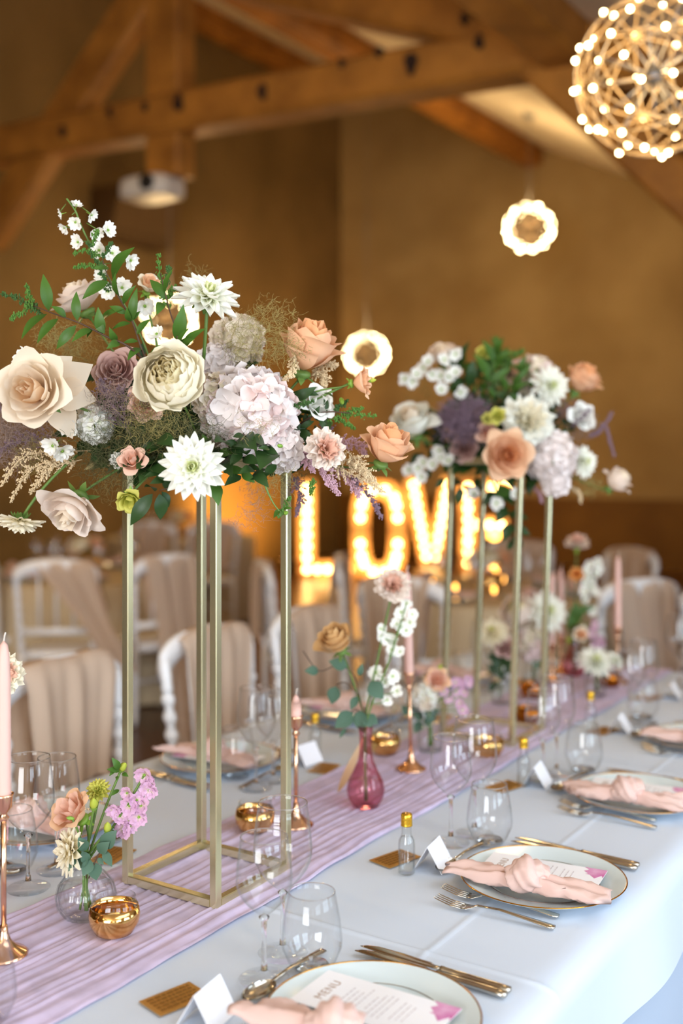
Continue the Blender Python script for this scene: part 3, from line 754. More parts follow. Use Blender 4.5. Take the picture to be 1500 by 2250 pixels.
def holder(px, py, H, CH, label, clabel, lean=(0, 0)):
    q = T(px, py, RZ); t = thing('candlestick', label, 'candlestick', (q.x, q.y, RZ), 0, 'slim rose gold candlesticks')
    L = lambda z: Vector((lean[0]*z, lean[1]*z, z))
    MB().add(*lathe([(.0005, .001), (.036, 0), (.0365, .002), (.033, .005), (.02, .012), (.011, .022), (.0068, .034), (.0055, .045)], 32)).obj('foot', 'rosegold', t)
    MB().add(*tube([L(.04), L(H*.5), L(H-.04)], .0042, 10)).obj('rod', 'rosegold', t)
    M = Matrix.Translation(L(H)-Vector((0, 0, H)))
    MB().add(*lathe([(.0042, H-.042), (.0085, H-.036), (.005, H-.031), (.006, H-.028), (.0125, H-.02), (.0135, H-.004), (.0155, H), (.0125, H), (.0118, H-.016), (.0005, H-.017)], 24), M=M).obj('cup', 'rosegold', t)
    c = thing('taper_candle', clabel, 'candle', Vector((q.x, q.y, RZ))+L(H-.0165), 0, 'pale pink taper candles')
    D2 = Vector((lean[0]*CH, lean[1]*CH, 0))
    V, F = lathe([(.011, 0), (.0112, .02), (.0104, CH*.75), (.0085, CH-.02), (.006, CH-.006), (.001, CH)], 20)
    V = [(x+D2.x*z/CH, y+D2.y*z/CH, z) for x, y, z in V]
    MB().add(V, F).obj('wax', 'wax', c)
    MB().add(*tube([D2+Vector((0, 0, CH-.002)), D2+Vector((.001, .001, CH+.008)), D2+Vector((.004, 0, CH+.013))], .0011, 6)).obj('wick', 'wick', c)
holder(8, 2098, .243, .247, 'rose gold candlestick at the front end, with a flared foot', 'pink taper candle at the front end, beside the cream carnation')
holder(650, 1812, .222, .06, 'rose gold candlestick behind the near stand leg', 'pink taper candle behind the near stand leg')
holder(903, 1690, .232, .26, 'rose gold candlestick between the bud vase and far stand', 'pink taper candle behind the tall carnation', tuple((RIGHT*-.022)[:2]))
holder(1212, 1494, .125, .25, 'short gold candlestick behind the far stand, first of the pair', 'pink taper candle beside the far stand post, first of the pair')
holder(1232, 1480, .128, .25, 'short gold candlestick behind the far stand, second of the pair', 'pink taper candle second of the pair by the far stand')
holder(1357, 1500, .185, .25, 'gold candlestick at the table end, before the draped chair', 'pink taper candle standing before the draped end chair')
# ------------------------------------------------------------------ flowers: petal meshes in units of the bloom's radius
petal_mat('p_cream', 'efd4b2', 'faecd8', .38, .3, veins=0)
petal_mat('p_cream_in', 'e9bc8c', 'f5dcbc', .45, .4)
petal_mat('p_blush', 'f2dac2', 'faece0', .38, .3)
petal_mat('p_peach', 'f2b98a', 'f5c8a2', .3, .3)
petal_mat('p_peach_in', 'e89a64', 'f0b584', .3, .4)
petal_mat('p_tan', 'f2dcb8', 'dfb47c', .25, .4)
petal_mat('p_white', 'dfe29a', 'fbfaf0', .3, .25)
petal_mat('p_white_in', 'c9d873', 'eef0c0', .3, .4)
petal_mat('p_ivory', 'f3e3b2', 'fbf3dc', .3, .35)
petal_mat('p_ivory_in', 'f2dda4', 'f9eecb', .45, .4)
petal_mat('p_hyd', 'f1e6e2', 'f4e9e6', .25, .4)
petal_mat('p_hyd_cream', 'e9ddba', 'f0e2d2', .25, .4)
petal_mat('p_hyd_pink', 'eed3cc', 'f2dcd8', .25, .4)
petal_mat('p_pure', 'eef0d2', 'fbfaf4', .3, .2)
petal_mat('p_mauve', 'c79a94', 'd7b3aa', .25, .4)
petal_mat('p_pink', 'f0e2cc', 'dcb2d0', .3, .25)
petal_mat('p_lime', 'b9c24a', 'e0da72', .3, .5)
petal_mat('p_coral', 'f0b08c', 'f3c9b4', .3, .4)
petal_mat('p_orange', 'e8974a', 'f0ab62', .3, .4)
petal_mat('leaf', '3a5a1e', '4a6f28', .18, .5, .42)
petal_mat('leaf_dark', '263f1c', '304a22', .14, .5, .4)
petal_mat('leaf_grey', '425f4c', '56725f', .14, .5, .6)
petal_mat('leaf_lime', '7f9c34', '92ad44', .25, .5, .5)
mat('stem_green', '5d7a35', .55); mat('stem_dark', '4a3322', .7); mat('bud_green', '7ba03a', .5)
mat('heather', '4c7426', .7); mat('heather_dark', '34561f', .7)
mat('ast_cream', 'd9c29c', .9); mat('ast_pink', 'c9a2ae', .9); mat('ast_mauve', '816a78', .9)
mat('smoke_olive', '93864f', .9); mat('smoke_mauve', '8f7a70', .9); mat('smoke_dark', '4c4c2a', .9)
mat('foam', '2c3d22', .95)
def rpetal(phi, Rr, H, wd, lip, seed, ruf=0., inn=0., nu=9, nv=8, r0=.05, pt=.22, pe=2.4):
    def fn(a, t):
        s = a*2-1; e = 1-pt*abs(s)**pe; tt = t*e
        r = r0+(Rr-r0)*max(0., sin(min(1, tt/.7)*pi/2))**.9-inn*max(0, tt-.55)/.45+lip*max(0, (tt-.6)/.4)**1.8
        z = H*tt-lip*.6*max(0, (tt-.68)/.32)**2
        an = phi+wd*s*(1-.10*t); r *= 1+.06*s
        r += ruf*sin(6*s+seed)*tt**3; z += ruf*cos(5.3*s+seed*2)*tt**3+.02*sin(3*s+seed)*tt
        an += .06*sin(seed*3+4*t)*t
        return (r*cos(an), r*sin(an), z)
    return MB().add(*grid(nu, nv, fn))
def calyx(z0=-.05):
    mb = MB().add(*lathe([(.05, -.34), (.07, -.26), (.2, -.2), (.3, -.06), (.26, .02), (.05, .05)], 10), M=Matrix.Translation((0, 0, z0)))
    for k in range(5):
        a = 2*pi*k/5
        mb.add(*grid(3, 5, lambda u, t: ((.15+.42*t)*cos(a)-(u-.5)*.22*sin(pi*min(1, t*.9+.12))*sin(a), (.15+.42*t)*sin(a)+(u-.5)*.22*sin(pi*min(1, t*.9+.12))*cos(a), -.13-.16*t*t+z0)))
    return mb
KINDS_ = {}
def kind(name):
    def deco(f): KINDS_[name] = f; return f
    return deco
BL = {}
def bloom_parts(k, pal):
    key = (k, pal)
    if key not in BL: BL[key] = KINDS_[k](*pal)
    return BL[key]
def layered(spec, mats, seed, ruf=0., pt=.22, point=False):
    rr = random.Random(seed); out = []; ph = 0
    for li, (n, r, H, wd, lip, inn) in enumerate(spec):
        ph += rr.uniform(.3, .9)
        for k in range(n):
            mb = rpetal(ph+2*pi*k/n+rr.uniform(-.12, .12), r*rr.uniform(.93, 1.07), H*rr.uniform(.95, 1.05), wd*rr.uniform(.9, 1.1), lip*rr.uniform(.6, 1.4), rr.uniform(0, 6), ruf*rr.uniform(.5, 1.5), inn, pt=pt*(1.25 if point and li > 2 else 1), pe=1.45 if point and li > 2 else 2.4)
            m = mats[0] if li < len(spec)*.45 else mats[1]
            out.append(('petal', mb.mesh('petal', m), Matrix()))
    return out
ROSE = [(2, .09, .96, 1.9, 0, .04), (3, .18, 1.0, 1.4, .02, .05), (4, .31, .98, 1.15, .05, .03), (5, .47, .93, .95, .1, 0), (5, .64, .83, .86, .18, 0), (6, .80, .64, .78, .32, 0)]
@kind('rose')
def _r(a, b, sd): return layered(ROSE, (a, b), sd, .02, .24, True)+[('calyx', calyx().mesh('calyx', 'stem_green'), Matrix())]
@kind('tight_rose')
def _tr(a, b, sd):
    S_ = [(2, .10, 1.42, 1.9, 0, .04), (3, .22, 1.48, 1.5, .02, .08), (4, .38, 1.46, 1.25, .05, .08), (5, .54, 1.38, 1.05, .10, .06), (5, .68, 1.26, .95, .22, .02), (3, .74, .95, .9, .40, -.05)]
    return layered(S_, (a, b), sd, .025, .22, True)+[('calyx', calyx().mesh('calyx', 'stem_green'), Matrix())]
@kind('peony')
def _p(a, b, sd):
    rr = random.Random(sd); out = []
    for k in range(22):
        q = .10+.6*(k/21)
        out.append(('petal', rpetal(k*2.4, q, 1.36-.34*q*q+rr.uniform(-.05, .05), rr.uniform(.55, .85)/max(.45, q+.15), .0, rr.uniform(0, 6), .07, q*rr.uniform(.25, .5), pt=.15).mesh('petal', a), Matrix()))
    S_ = [(6, .72, 1.18, .75, 0, .26), (7, .86, 1.05, .72, .02, .22), (7, .96, .9, .7, .02, .14), (6, 1.0, .66, .7, .1, 0)]
    return out+layered(S_, (b, b), sd+1, .05, .12)+[('calyx', calyx(.0).mesh('calyx', 'stem_green'), Matrix())]
def dpetal(L, wd, elev, r0, curl, seed):
    def fn(a, t):
        s = a*2-1; hw = wd*(sin(pi*min(1, .10+.9*t**.9))**.8)*(1 if t < .999 else .12)+.012
        x = r0+L*t; cup = wd*.9*s*s*(1-.5*t)
        z = cup+curl*t*t+.02*sin(seed+3*t)
        return (x, s*hw, z)
    V, F, t = grid(5, 7, fn); c, s_ = cos(elev), sin(elev)
    return [(x*c-z*s_+.0, y, x*s_+z*c) for x, y, z in V], F, t
@kind('dahlia')
def _d(a, b, sd):
    rr = random.Random(sd); out = []
    L_ = [(13, .92, .165, -.10, .05, b), (13, .86, .16, .10, .06, b), (11, .70, .15, .32, .08, b), (9, .5, .125, .62, .1, b), (7, .32, .10, .95, .1, a), (5, .2, .07, 1.25, .05, a)]
    for li, (n, L, wd, el, cu, m) in enumerate(L_):
        for k in range(n):
            V, F, t = dpetal(L*rr.uniform(.9, 1.06), wd*rr.uniform(.9, 1.15), el+rr.uniform(-.09, .09), .06, cu*rr.uniform(-.3, 1.5), rr.uniform(0, 6))
            M = Matrix.Rotation(2*pi*(k+.5*(li % 2))/n+rr.uniform(-.08, .08), 4, 'Z')
            out.append(('petal', MB().add(V, F, t, M).mesh('petal', m), Matrix.Translation((0, 0, .03*li))))
    mb = MB().add(*lathe([(.05, -.3), (.09, -.22), (.2, -.12), (.24, -.02), (.05, .1)], 10))
    for k in range(6):
        V, F, t = dpetal(.4, .1, -.5, .1, -.1, k); mb.add(V, F, t, Matrix.Rotation(k*pi/3, 4, 'Z'))
    return out+[('calyx', mb.mesh('calyx', 'stem_green'), Matrix())]
@kind('carnation')
def _c(a, b, sd):
    rr = random.Random(sd); out = []
    for li, (n, r, H, wd, lip) in enumerate(((5, .2, 1.05, 1.0, .25), (6, .38, 1.0, .85, .3), (7, .55, .86, .8, .35), (8, .66, .66, .7, .42), (8, .7, .45, .66, .45))):
        for k in range(n):
            ph, sdv = 2*pi*k/n+rr.uniform(-.3, .3), rr.uniform(0, 6); H2, r2 = H*rr.uniform(.9, 1.1), r*rr.uniform(.85, 1.1)
            def fn(u, t):
                s = u*2-1; tt = t*(1-.08*s*s)*(1+.05*sin(17*s+sdv)*(t > .99))
                q = .05+(r2-.05)*tt+lip*max(0, tt-.55)**1.5*1.6; q += .11*sin(8*s+sdv)*tt**2; z = H2*tt-lip*.5*max(0, tt-.7)**2*5*.3+.09*cos(9*s+sdv*2)*tt**2+.03*sin(21*s)*tt**6
                an = ph+wd*s*(.35+.65*t)*(1.6 if r2 < .3 else 1)
                return (q*cos(an), q*sin(an), z)
            out.append(('petal', MB().add(*grid(9, 6, fn)).mesh('petal', a if li < 2 else b), Matrix()))
    return out+[('calyx', MB().add(*lathe([(.06, -.5), (.17, -.42), (.19, -.1), (.22, .08), (.1, .2)], 10)).mesh('calyx', 'bud_green'), Matrix())]
@kind('lisianthus')
def _l(a, b, sd):
    S_ = [(3, .3, 1.15, 1.1, .05, .04), (4, .5, 1.1, .9, .2, 0), (5, .66, 1.0, .8, .42, 0)]
    return layered(S_, (a, b), sd, .05)+[('calyx', calyx().mesh('calyx', 'bud_green'), Matrix())]
def floret_mesh(m, n=4, seed=0, cup=.18, eye=True):
    mb = MB(); rr = random.Random(seed)
    for k in range(n):
        q = rr.uniform(.9, 1.1); tw = rr.uniform(-.12, .12)
        def fn(u, t):
            s = u*2-1; hw = .56*(4/n)**.6*sin(pi*(.10+.74*t))*(1-.04*t); return (.05+.95*q*t-(.12*s*s*t), s*hw, cup*t*t+.14*s*s*t+tw*s*t+.05*sin(4*s+tw*40)*t)
        mb.add(*grid(4, 4, fn), M=Matrix.Rotation(2*pi*k/n, 4, 'Z'))
    if eye: mb.add(np.array(OCT[0])*.07+np.array((0, 0, .06)), OCT[1])
    return mb.mesh('floret', m)
@kind('hydrangea')
def _h(ms, n, sd):
    rr = random.Random(sd); out = []
    fl = [floret_mesh(m, 4, i, .2) for i, m in enumerate(ms)]
    for i in range(n):
        u = 1-1.55*(i+.5)/n; a = i*2.39996; q = math.sqrt(max(0, 1-u*u)); d = Vector((q*cos(a), q*sin(a), u))
        d2 = (d+Vector((rr.uniform(-.3, .3), rr.uniform(-.3, .3), rr.uniform(-.3, .3)))).normalized()
        out.append(('floret', fl[rr.randrange(len(fl))], mat4(d2, d*rr.uniform(.74, .88), rr.uniform(.33, .42)*math.sqrt(56/max(n, 40))**.3, rr.uniform(0, 6))))
    out.append(('core', MB().add(np.array(ICO1[0])*.68, ICO1[1]).mesh('core', 'leaf_lime'), Matrix()))
    return out
@kind('bell')     # single delphinium or stock bloom with five petals
def _b(m, n, sd):
    out = []
    rr = random.Random(sd*7+n)
    for lay, (cnt, ln_, up_) in enumerate(((n, .95, .45), (max(3, n-2), .55, .62))):
        for k in range(cnt):
            q, ph, tl = rr.uniform(.8, 1.12), rr.uniform(0, 6), rr.uniform(-.15, .25)
            def fn(u, t):
                s = u*2-1; e = 1-.12*(1-abs(s))*(t > .9)
                hw = .40*ln_*sin(pi*(.10+.74*t))
                return (.08+ln_*q*t*e*(1-.18*t), s*hw, up_*t*(1-(.55+tl)*t)+.16*s*s*t+.07*sin(5*s+ph)*t*t)
            V, F, t = grid(5, 5, fn)
            out.append(('petal', MB().add(V, F, t, Matrix.Rotation(2*pi*k/cnt+sd+.5*lay+rr.uniform(-.2, .2), 4, 'Z')).mesh('petal', m), Matrix()))
    out.append(('calyx', MB().add(*lathe([(.03, -.75), (.05, -.3), (.13, -.05), (.1, .15)], 7)).mesh('calyx', 'bud_green'), Matrix()))
    return out
def bud_mesh(mats, sd):
    mb = MB().add(*lathe([(.02, -.7), (.12, -.55), (.4, -.2), (.5, .2), (.42, .65), (.2, 1.0), (.02, 1.2)], 10, rib=lambda a, z: 1+.1*sin(3*a+z*2)))
    return mb.mesh('bud', mats)
@kind('bud')
def _bu(m, sd): return [('bud_petals', bud_mesh(m, sd), Matrix()), ('calyx', MB().add(*lathe([(.05, -.9), (.3, -.62), (.46, -.25), (.5, 0)], 9, cap=False)).mesh('calyx', 'bud_green'), Matrix())]
def bloom(parent, k, pal, loc, rad, axis, roll=0., name=None, label=None):
    o = put(name or k, None, parent, mat4(axis, loc, rad, roll))
    if label: o['label'] = label
    for nm, me, M in bloom_parts(k, pal): put(nm, me, o, M)
    return o
# leaves
LEAF = {}
def leaf_mesh(wd, m, arch=.12, fold=.16, shape=.85):
    key = (round(wd, 2), m, arch, shape)
    if key not in LEAF:
        def fn(u, t):
            s = u*2-1; hw = wd*sin(pi*min(1, t**shape))*(1-.15*t)+.006
            return (t, s*hw, arch*sin(pi*t)+fold*abs(s)*hw-.05*t*t)
        LEAF[key] = MB().add(*grid(5, 8, fn)).mesh('leaf', m)
    return LEAF[key]
def leaf(parent, p0, p1, wd=.17, m='leaf', face=None, roll=0., arch=.12, shape=.85):
    d = Vector(p1)-Vector(p0); x = d.normalized()
    f = face or (TOWARD*.7+UP*.6); z = (f-x*f.dot(x)); z = z.normalized() if z.length > .05 else x.orthogonal().normalized()
    y = z.cross(x); M = Matrix(((x.x, y.x, z.x), (x.y, y.y, z.y), (x.z, y.z, z.z))).to_4x4()
    M = Matrix.Translation(p0)@M@Matrix.Rotation(roll, 4, 'X')@Matrix.Scale(d.length, 4)
    return put('leaf', leaf_mesh(wd, m, arch, .16, shape), parent, M)
# bead sprigs, plumes, curls
def sprig(parent, pts, rad, m, seed, name='heather_sprig', dens=26, tw=.02, bead=.0016):
    rr = random.Random(seed); P = poly(pts, 5); mb = MB(); mb.add(*tube(P, .0008, 4)); B, Q = [], []
    L = len(P)
    for i in range(1, L):
        f = i/L
        for k in range(max(1, dens//L+1)):
            c = P[i-1].lerp(P[i], rr.random()); d = Vector((rr.gauss(0, 1), rr.gauss(0, 1), rr.gauss(0, 1))).normalized()
            ax = (P[i]-P[i-1]).normalized(); d = (d-ax*d.dot(ax)*.5+ax*.6).normalized()
            ln_ = tw*(1.05-f*.8)*rr.uniform(.5, 1.1); e = c+d*ln_; mb.add(*tube([c, e], .0004, 3))
            for q in range(int(6+ln_/.0022)):
                t = rr.random()**.6; B.append(c.lerp(e, t)+Vector((rr.gauss(0, 1), rr.gauss(0, 1), rr.gauss(0, 1)))*bead*.9); Q.append(bead*rr.uniform(.6, 1.3))
    for p, r in zip(B, Q):
        V0 = np.array(OCT[0])*np.array((r, r, r*rr.uniform(1, 1.8))); mb.add(V0+np.array(p), OCT[1])
    o = mb.obj(name, m, parent, False); o['kind'] = 'stuff'; return o
def plume(parent, pts, wd, m, seed, n=10, bead=.0016, dens=24):
    """astilbe: feathery side plumes off a bending stalk"""
    rr = random.Random(seed); P = poly(pts, 4); mb = MB(); mb.add(*tube(P, .0009, 4)); L = len(P); B = []
    for i in range(n):
        f = .12+.88*i/n; k = f*(L-1); j = min(L-2, int(k)); c = P[j].lerp(P[j+1], k-j); ax = (P[j+1]-P[j]).normalized()
        for s in range(3):
            d = Vector((rr.gauss(0, 1), rr.gauss(0, 1), rr.gauss(0, 1))); d = (d-ax*d.dot(ax)).normalized()
            ln_ = wd*(1.08-f)*rr.uniform(.6, 1.1); e = c+(d*.75+ax*.75)*ln_
            for q in range(int(dens*(1.1-f)*1.3)+4):
                t = rr.random(); B.append(c.lerp(e, t)+Vector((rr.gauss(0, 1), rr.gauss(0, 1), rr.gauss(0, 1)))*bead*1.5*(1.2-t))
    for q in range(dens*2): B.append(P[-1].lerp(P[-2 if L > 2 else 0], rr.random()*2)+Vector((rr.gauss(0, 1), rr.gauss(0, 1), rr.gauss(0, 1)))*bead)
    for p in B:
        r = bead*rr.uniform(.6, 1.3); mb.add(np.array(OCT[0])*r+np.array(p), OCT[1])
    o = mb.obj('astilbe_plume', m, parent, False); o['kind'] = 'stuff'; return o
def smoke(parent, c, rad, m, seed, n=260, th=.00024, flat=.7):
    """smoke bush: a tangle of fine curled threads"""
    rr = random.Random(seed); mb = MB(); c = Vector(c)
    for i in range(n):
        d = Vector((rr.gauss(0, 1), rr.gauss(0, 1), rr.gauss(0, 1))).normalized()
        p = c+(RIGHT*d.x+UP*d.z*.8+TOWARD*d.y*flat)*rad*rr.random()**.45; v = Vector((rr.gauss(0, 1), rr.gauss(0, 1), rr.gauss(0, 1))).normalized(); pts = [p]
        ln_ = rad*rr.uniform(.06, .13)
        for k in range(5):
            v = (v+Vector((rr.gauss(0, 1), rr.gauss(0, 1), rr.gauss(0, 1)))*.55).normalized(); p = p+v*ln_; pts.append(p)
        mb.add(*tube(pts, th*rr.uniform(.6, 1.4), 3, False))
    o = mb.obj('smoke_bush', m, parent, False); o['kind'] = 'stuff'; return o
# ------------------------------------------------------------------ arrangement builder
class Arr:
    def __init__(s, top, label):
        s.base = Vector(top); s.o = thing('flower_arrangement', label, 'flower arrangement', top, 0, 'flower arrangements on the tall stands'); s.Z0 = dep(top)
        V, F, _ = grid(24, 8, lambda a, b: (.085*cos(pi/2*b)**.6*cos(2*pi*a), .085*cos(pi/2*b)**.6*sin(2*pi*a), .075*sin(pi/2*b)+.001), True)
        MB().add(V, F).obj('foam', 'foam', s.o)
    def p(s, px, py, dz=0.): return W(px, py, s.Z0+dz)-s.base
    def f(s, k, pal, px, py, rpx, ax, dz=-.1, roll=0., name=None, label=None, stem=True):
        loc = s.p(px, py, dz); rad = rpx/FPX*(s.Z0+dz); a = D(*ax)
        o = bloom(s.o, k, pal, loc, rad, a, roll, name, label)
        if stem:
            c = loc-a*rad*.3; e = Vector((loc.x*.25, loc.y*.25, .03)); m_ = (c+e)/2-a*.03
            put('stem', MB().add(*tube(bez(c, m_, e, 7), .0022, 6)).mesh('stem', 'stem_green'), s.o)
        return o
    def branch(s, pts, leaves, rad=.0016, dz=-.1, m='leaf', sm='stem_dark', wd=.17):
        """pts and leaves in picture coordinates at one depth, bent in and out a little"""
        P = [s.p(x, y, dz+(q[0] if q else 0)) for x, y, *q in pts]; P = poly(P, 4)
        o = put('leafy_branch', MB().add(*tube(P, [rad*(1.3-.8*i/len(P)) for i in range(len(P))], 6)).mesh('branch', sm), s.o)
        for i, L in enumerate(leaves):
            x0, y0, x1, y1 = L[:4]; w_ = L[4] if len(L) > 4 else wd; rr = random.Random(i*7+int(x0))
            leaf(o, s.p(x0, y0, dz+rr.uniform(-.006, .006)), s.p(x1, y1, dz+rr.uniform(-.035, .012)), w_, m, TOWARD*.8+UP*rr.uniform(.2, .8)+RIGHT*rr.uniform(-.4, .4))
        return o
def mass(s, cx, cy, rx, ry, n, size, dz0, dz1, sd, m='leaf_dark'):
    '''dense small foliage pushed into the foam between the flowers'''
    rr = random.Random(sd); mb = MB(); V, F, t = grid(3, 5, lambda u, t: (t, (u*2-1)*.24*sin(pi*min(1, t**.85+.02)), .10*sin(pi*t)+.08*abs(u*2-1)))
    for i in range(n):
        a = rr.uniform(0, 2*pi); q = rr.random()**.6; p = s.p(cx+rx*q*cos(a), cy+ry*q*sin(a), rr.uniform(dz0, dz1))
        d = D(cos(a)*q+rr.gauss(0, .6), sin(-a)*q*.6+rr.gauss(0, .6), rr.gauss(.2, .5))
        mb.add(V, F, t, mat4(D(rr.gauss(0, .5), rr.gauss(.4, .4), 1), p, size*rr.uniform(.6, 1.2)/FPX*s.Z0, rr.uniform(0, 6)))
    o = mb.obj('filler_foliage', m, s.o); o['kind'] = 'stuff'
# ---- near arrangement
A1 = Arr(TOP1, 'large bouquet of cream roses, dahlias and pale hydrangea on the nearest tall stand')
CR, BLU, PE, WH, IV = ('p_cream_in', 'p_cream'), ('p_cream', 'p_blush'), ('p_peach_in', 'p_peach'), ('p_white_in', 'p_white'), ('p_ivory_in', 'p_ivory')
f = A1.f
f('rose', (*CR, 1), 92, 866, 88, (-.25, .12, 1), -.20, .4, label='large open cream rose, its outer petals flared')
o_ = A1.o.children[-2] if False else None
for (x, y, x1, y1, w_) in ((120, 850, 205, 800, .42), (125, 860, 214, 880, .44), (120, 880, 160, 965, .36), (100, 830, 160, 782, .40)):
    pr_ = put('outer_petal', leaf_mesh(w_, 'p_cream', .1, .16, .6), A1.o); p0, p1 = A1.p(x, y, -.165), A1.p(x1, y1, -.14)
    dd = (p1-p0); xx = dd.normalized(); zz = (TOWARD+RIGHT*.3); zz = (zz-xx*zz.dot(xx)).normalized(); yy = zz.cross(xx)
    pr_.matrix_basis = Matrix.Translation(p0)@Matrix(((xx.x, yy.x, zz.x), (xx.y, yy.y, zz.y), (xx.z, yy.z, zz.z))).to_4x4()@Matrix.Scale(dd.length, 4)
f('rose', (*BLU, 2), 188, 680, 66, (-.45, .85, .2), .03, 0, label='blush rose seen from the side at the back')
f('dahlia', (*WH, 3), 455, 655, 78, (.28, .72, .62), -.12, .2, label='white dahlia raised on its own stem', stem=False)
put('stem', MB().add(*tube(bez(A1.p(455, 672, -.11), A1.p(452, 720, -.11), A1.p(447, 790, -.09), 6), .0032, 7)).mesh('stem', 'stem_green'), A1.o)
f('peony', (*IV, 4), 380, 842, 70, (-.05, .25, 1), -.22, 1.0, label='full ivory peony')
f('hydrangea', (('p_hyd', 'p_hyd', 'p_hyd_pink'), 58, 5), 545, 902, 102, (.05, .25, 1), -.10, .0, label='pale pink and white hydrangea head')
f('hydrangea', (('p_hyd', 'p_hyd'), 40, 6), 612, 985, 56, (.2, -.5, .8), -.08, .0, label='lower white hydrangea cluster')
f('hydrangea', (('p_hyd_cream', 'p_hyd_pink'), 40, 7), 470, 872, 52, (-.2, .3, .9), -.12, .0, label='cream side of the hydrangea')
f('hydrangea', (('p_hyd_cream', 'p_hyd_cream'), 40, 7), 520, 752, 62, (0, .7, .5), .03, .0, label='cream hydrangea behind the smoke bush')
f('tight_rose', (*PE, 8), 664, 812, 76, (.30, .92, .28), -.04, .3, label='peach rose standing upright')
f('dahlia', (*WH, 3), 424, 1026, 78, (.06, .05, 1), -.27, .5, label='open white dahlia facing the camera')
f('rose', (*BLU, 9), 172, 1098, 74, (-.30, -.72, .62), -.16, .9, label='blush rose drooping down to the side')
f('dahlia', (*IV, 10), 44, 1142, 54, (-.1, -.93, .15), -.12, 0, label='cream dahlia hanging upside down', stem=False)
put('stem', MB().add(*tube(bez(A1.p(50, 1135, -.12), A1.p(95, 1060, -.12), A1.p(170, 1000, -.08), 8), .0026, 7)).mesh('stem', 'stem_green'), A1.o)
f('carnation', ('p_coral', 'p_blush', 11), 706, 990, 50, (.35, .1, .9), -.10, 0, label='blush carnation with a frilled edge')
f('tight_rose', (*PE, 12), 838, 1014, 60, (.30, .85, .38), -.05, .9, label='peach rose at the tip beside the stand')
f('lisianthus', ('p_peach', 'p_peach', 13), 776, 842, 36, (.94, .12, .2), -.05, 0, label='peach lisianthus half open, pointing outward')
f('lisianthus', ('p_coral', 'p_coral', 14), 296, 1022, 35, (-.1, .5, .8), -.2, 1, label='small coral lisianthus')
f('lisianthus', ('p_lime', 'p_lime', 15), 288, 1088, 33, (.0, -.5, .8), -.2, .4, label='small lime lisianthus')
f('rose', ('p_mauve', 'p_coral', 16), 322, 888, 40, (.1, .1, .9), -.12, 0, label='small dusky rose deep inside')
f('rose', ('p_mauve', 'p_mauve', 17), 258, 822, 52, (0, .3, .9), -.05, .6, label='dusky mauve rose in shadow')
f('lisianthus', ('p_pure', 'p_pure', 18), 682, 892, 44, (.5, .2, .7), -.02, 0, label='white lisianthus behind the leaves')
f('lisianthus', ('p_peach', 'p_ivory', 19), 322, 640, 33, (.4, .6, .5), -.02, 0, label='cream lisianthus with a yellow heart')
f('hydrangea', (('p_pure', 'p_pure'), 40, 7), 205, 932, 44, (-.2, -.2, .9), -.11, 0, label='white hydrangea under the large rose')
f('hydrangea', (('p_hyd', 'p_hyd'), 40, 7), 470, 800, 46, (-.0, .6, .7), -.02, 0, label='white hydrangea behind the peony')
for i, (x, y, r, ax) in enumerate(((168, 452, 13, (.3, .5, .4)), (200, 472, 15, (.8, -.5, .3)), (142, 500, 14, (-.5, -.6, .5)), (166, 488, 16, (-.2, -.4, .7)), (212, 512, 17, (.3, -.6, .6)), (236, 506, 19, (.8, .1, .6)), (172, 532, 17, (-.5, -.2, .8)), (218, 550, 19, (-.2, -.1, .9)), (246, 556, 19, (.5, -.2, .8)), (286, 572, 19, (.8, -.4, .5)), (226, 605, 20, (-.5, .3, .8)), (238, 640, 20, (-.1, -.2, .9)), (268, 632, 20, (.3, -.2, .9)), (135, 470, 12, (-.8, -.3, .3)), (52, 786, 24, (-.5, .4, .7)), (80, 800, 25, (.2, .5, .8)), (118, 978, 26, (-.4, -.5, .7)), (136, 990, 24, (.5, -.6, .5)), (150, 935, 24, (-.2, -.4, .8)), (318, 672, 22, (.2, -.5, .8)), (345, 735, 20, (-.3, .5, .7)), (262, 1010, 18, (-.2, 0, .9)))):
    f('bell', ('p_pure', 5, i % 3), x, y, r*1.3, ax, -.06 if y < 700 else -.14, i, name='delphinium_bloom', stem=False)
put('stem', MB().add(*tube(poly([A1.p(*q) for q in ((146, 436, -.06), (165, 462, -.055), (180, 500, -.05), (215, 570, -.045), (262, 650, -.04), (310, 740, -.03), (350, 850, 0))], 4), .0018, 6)).mesh('stem', 'stem_green'), A1.o)
for (x, y, x1, y1) in ((168, 464, 158, 472), (175, 452, 200, 470), (182, 500, 146, 500), (190, 490, 215, 505), (200, 530, 175, 530), (215, 560, 240, 555), (225, 580, 282, 575), (145, 448, 128, 470)):
    put('stem', MB().add(*tube([A1.p(x, y, -.052), A1.p(x1, y1, -.058)], .0009, 5)).mesh('stem', 'stem_green'), A1.o)
A1.branch([(330, 805, .03), (312, 770), (290, 705), (262, 655), (238, 610), (225, 570)], [(247, 613, 292, 542, .2), (238, 618, 180, 656, .2), (270, 668, 297, 627), (262, 652, 252, 600, .15), (218, 708, 270, 677), (287, 710, 245, 723), (287, 707, 278, 677, .2), (293, 703, 308, 683, .2), (303, 750, 270, 753, .2), (290, 705, 300, 632, .15), (300, 735, 330, 700, .18), (278, 690, 240, 672, .2), (310, 765, 280, 790, .2), (240, 590, 205, 590, .15)], dz=-.14)
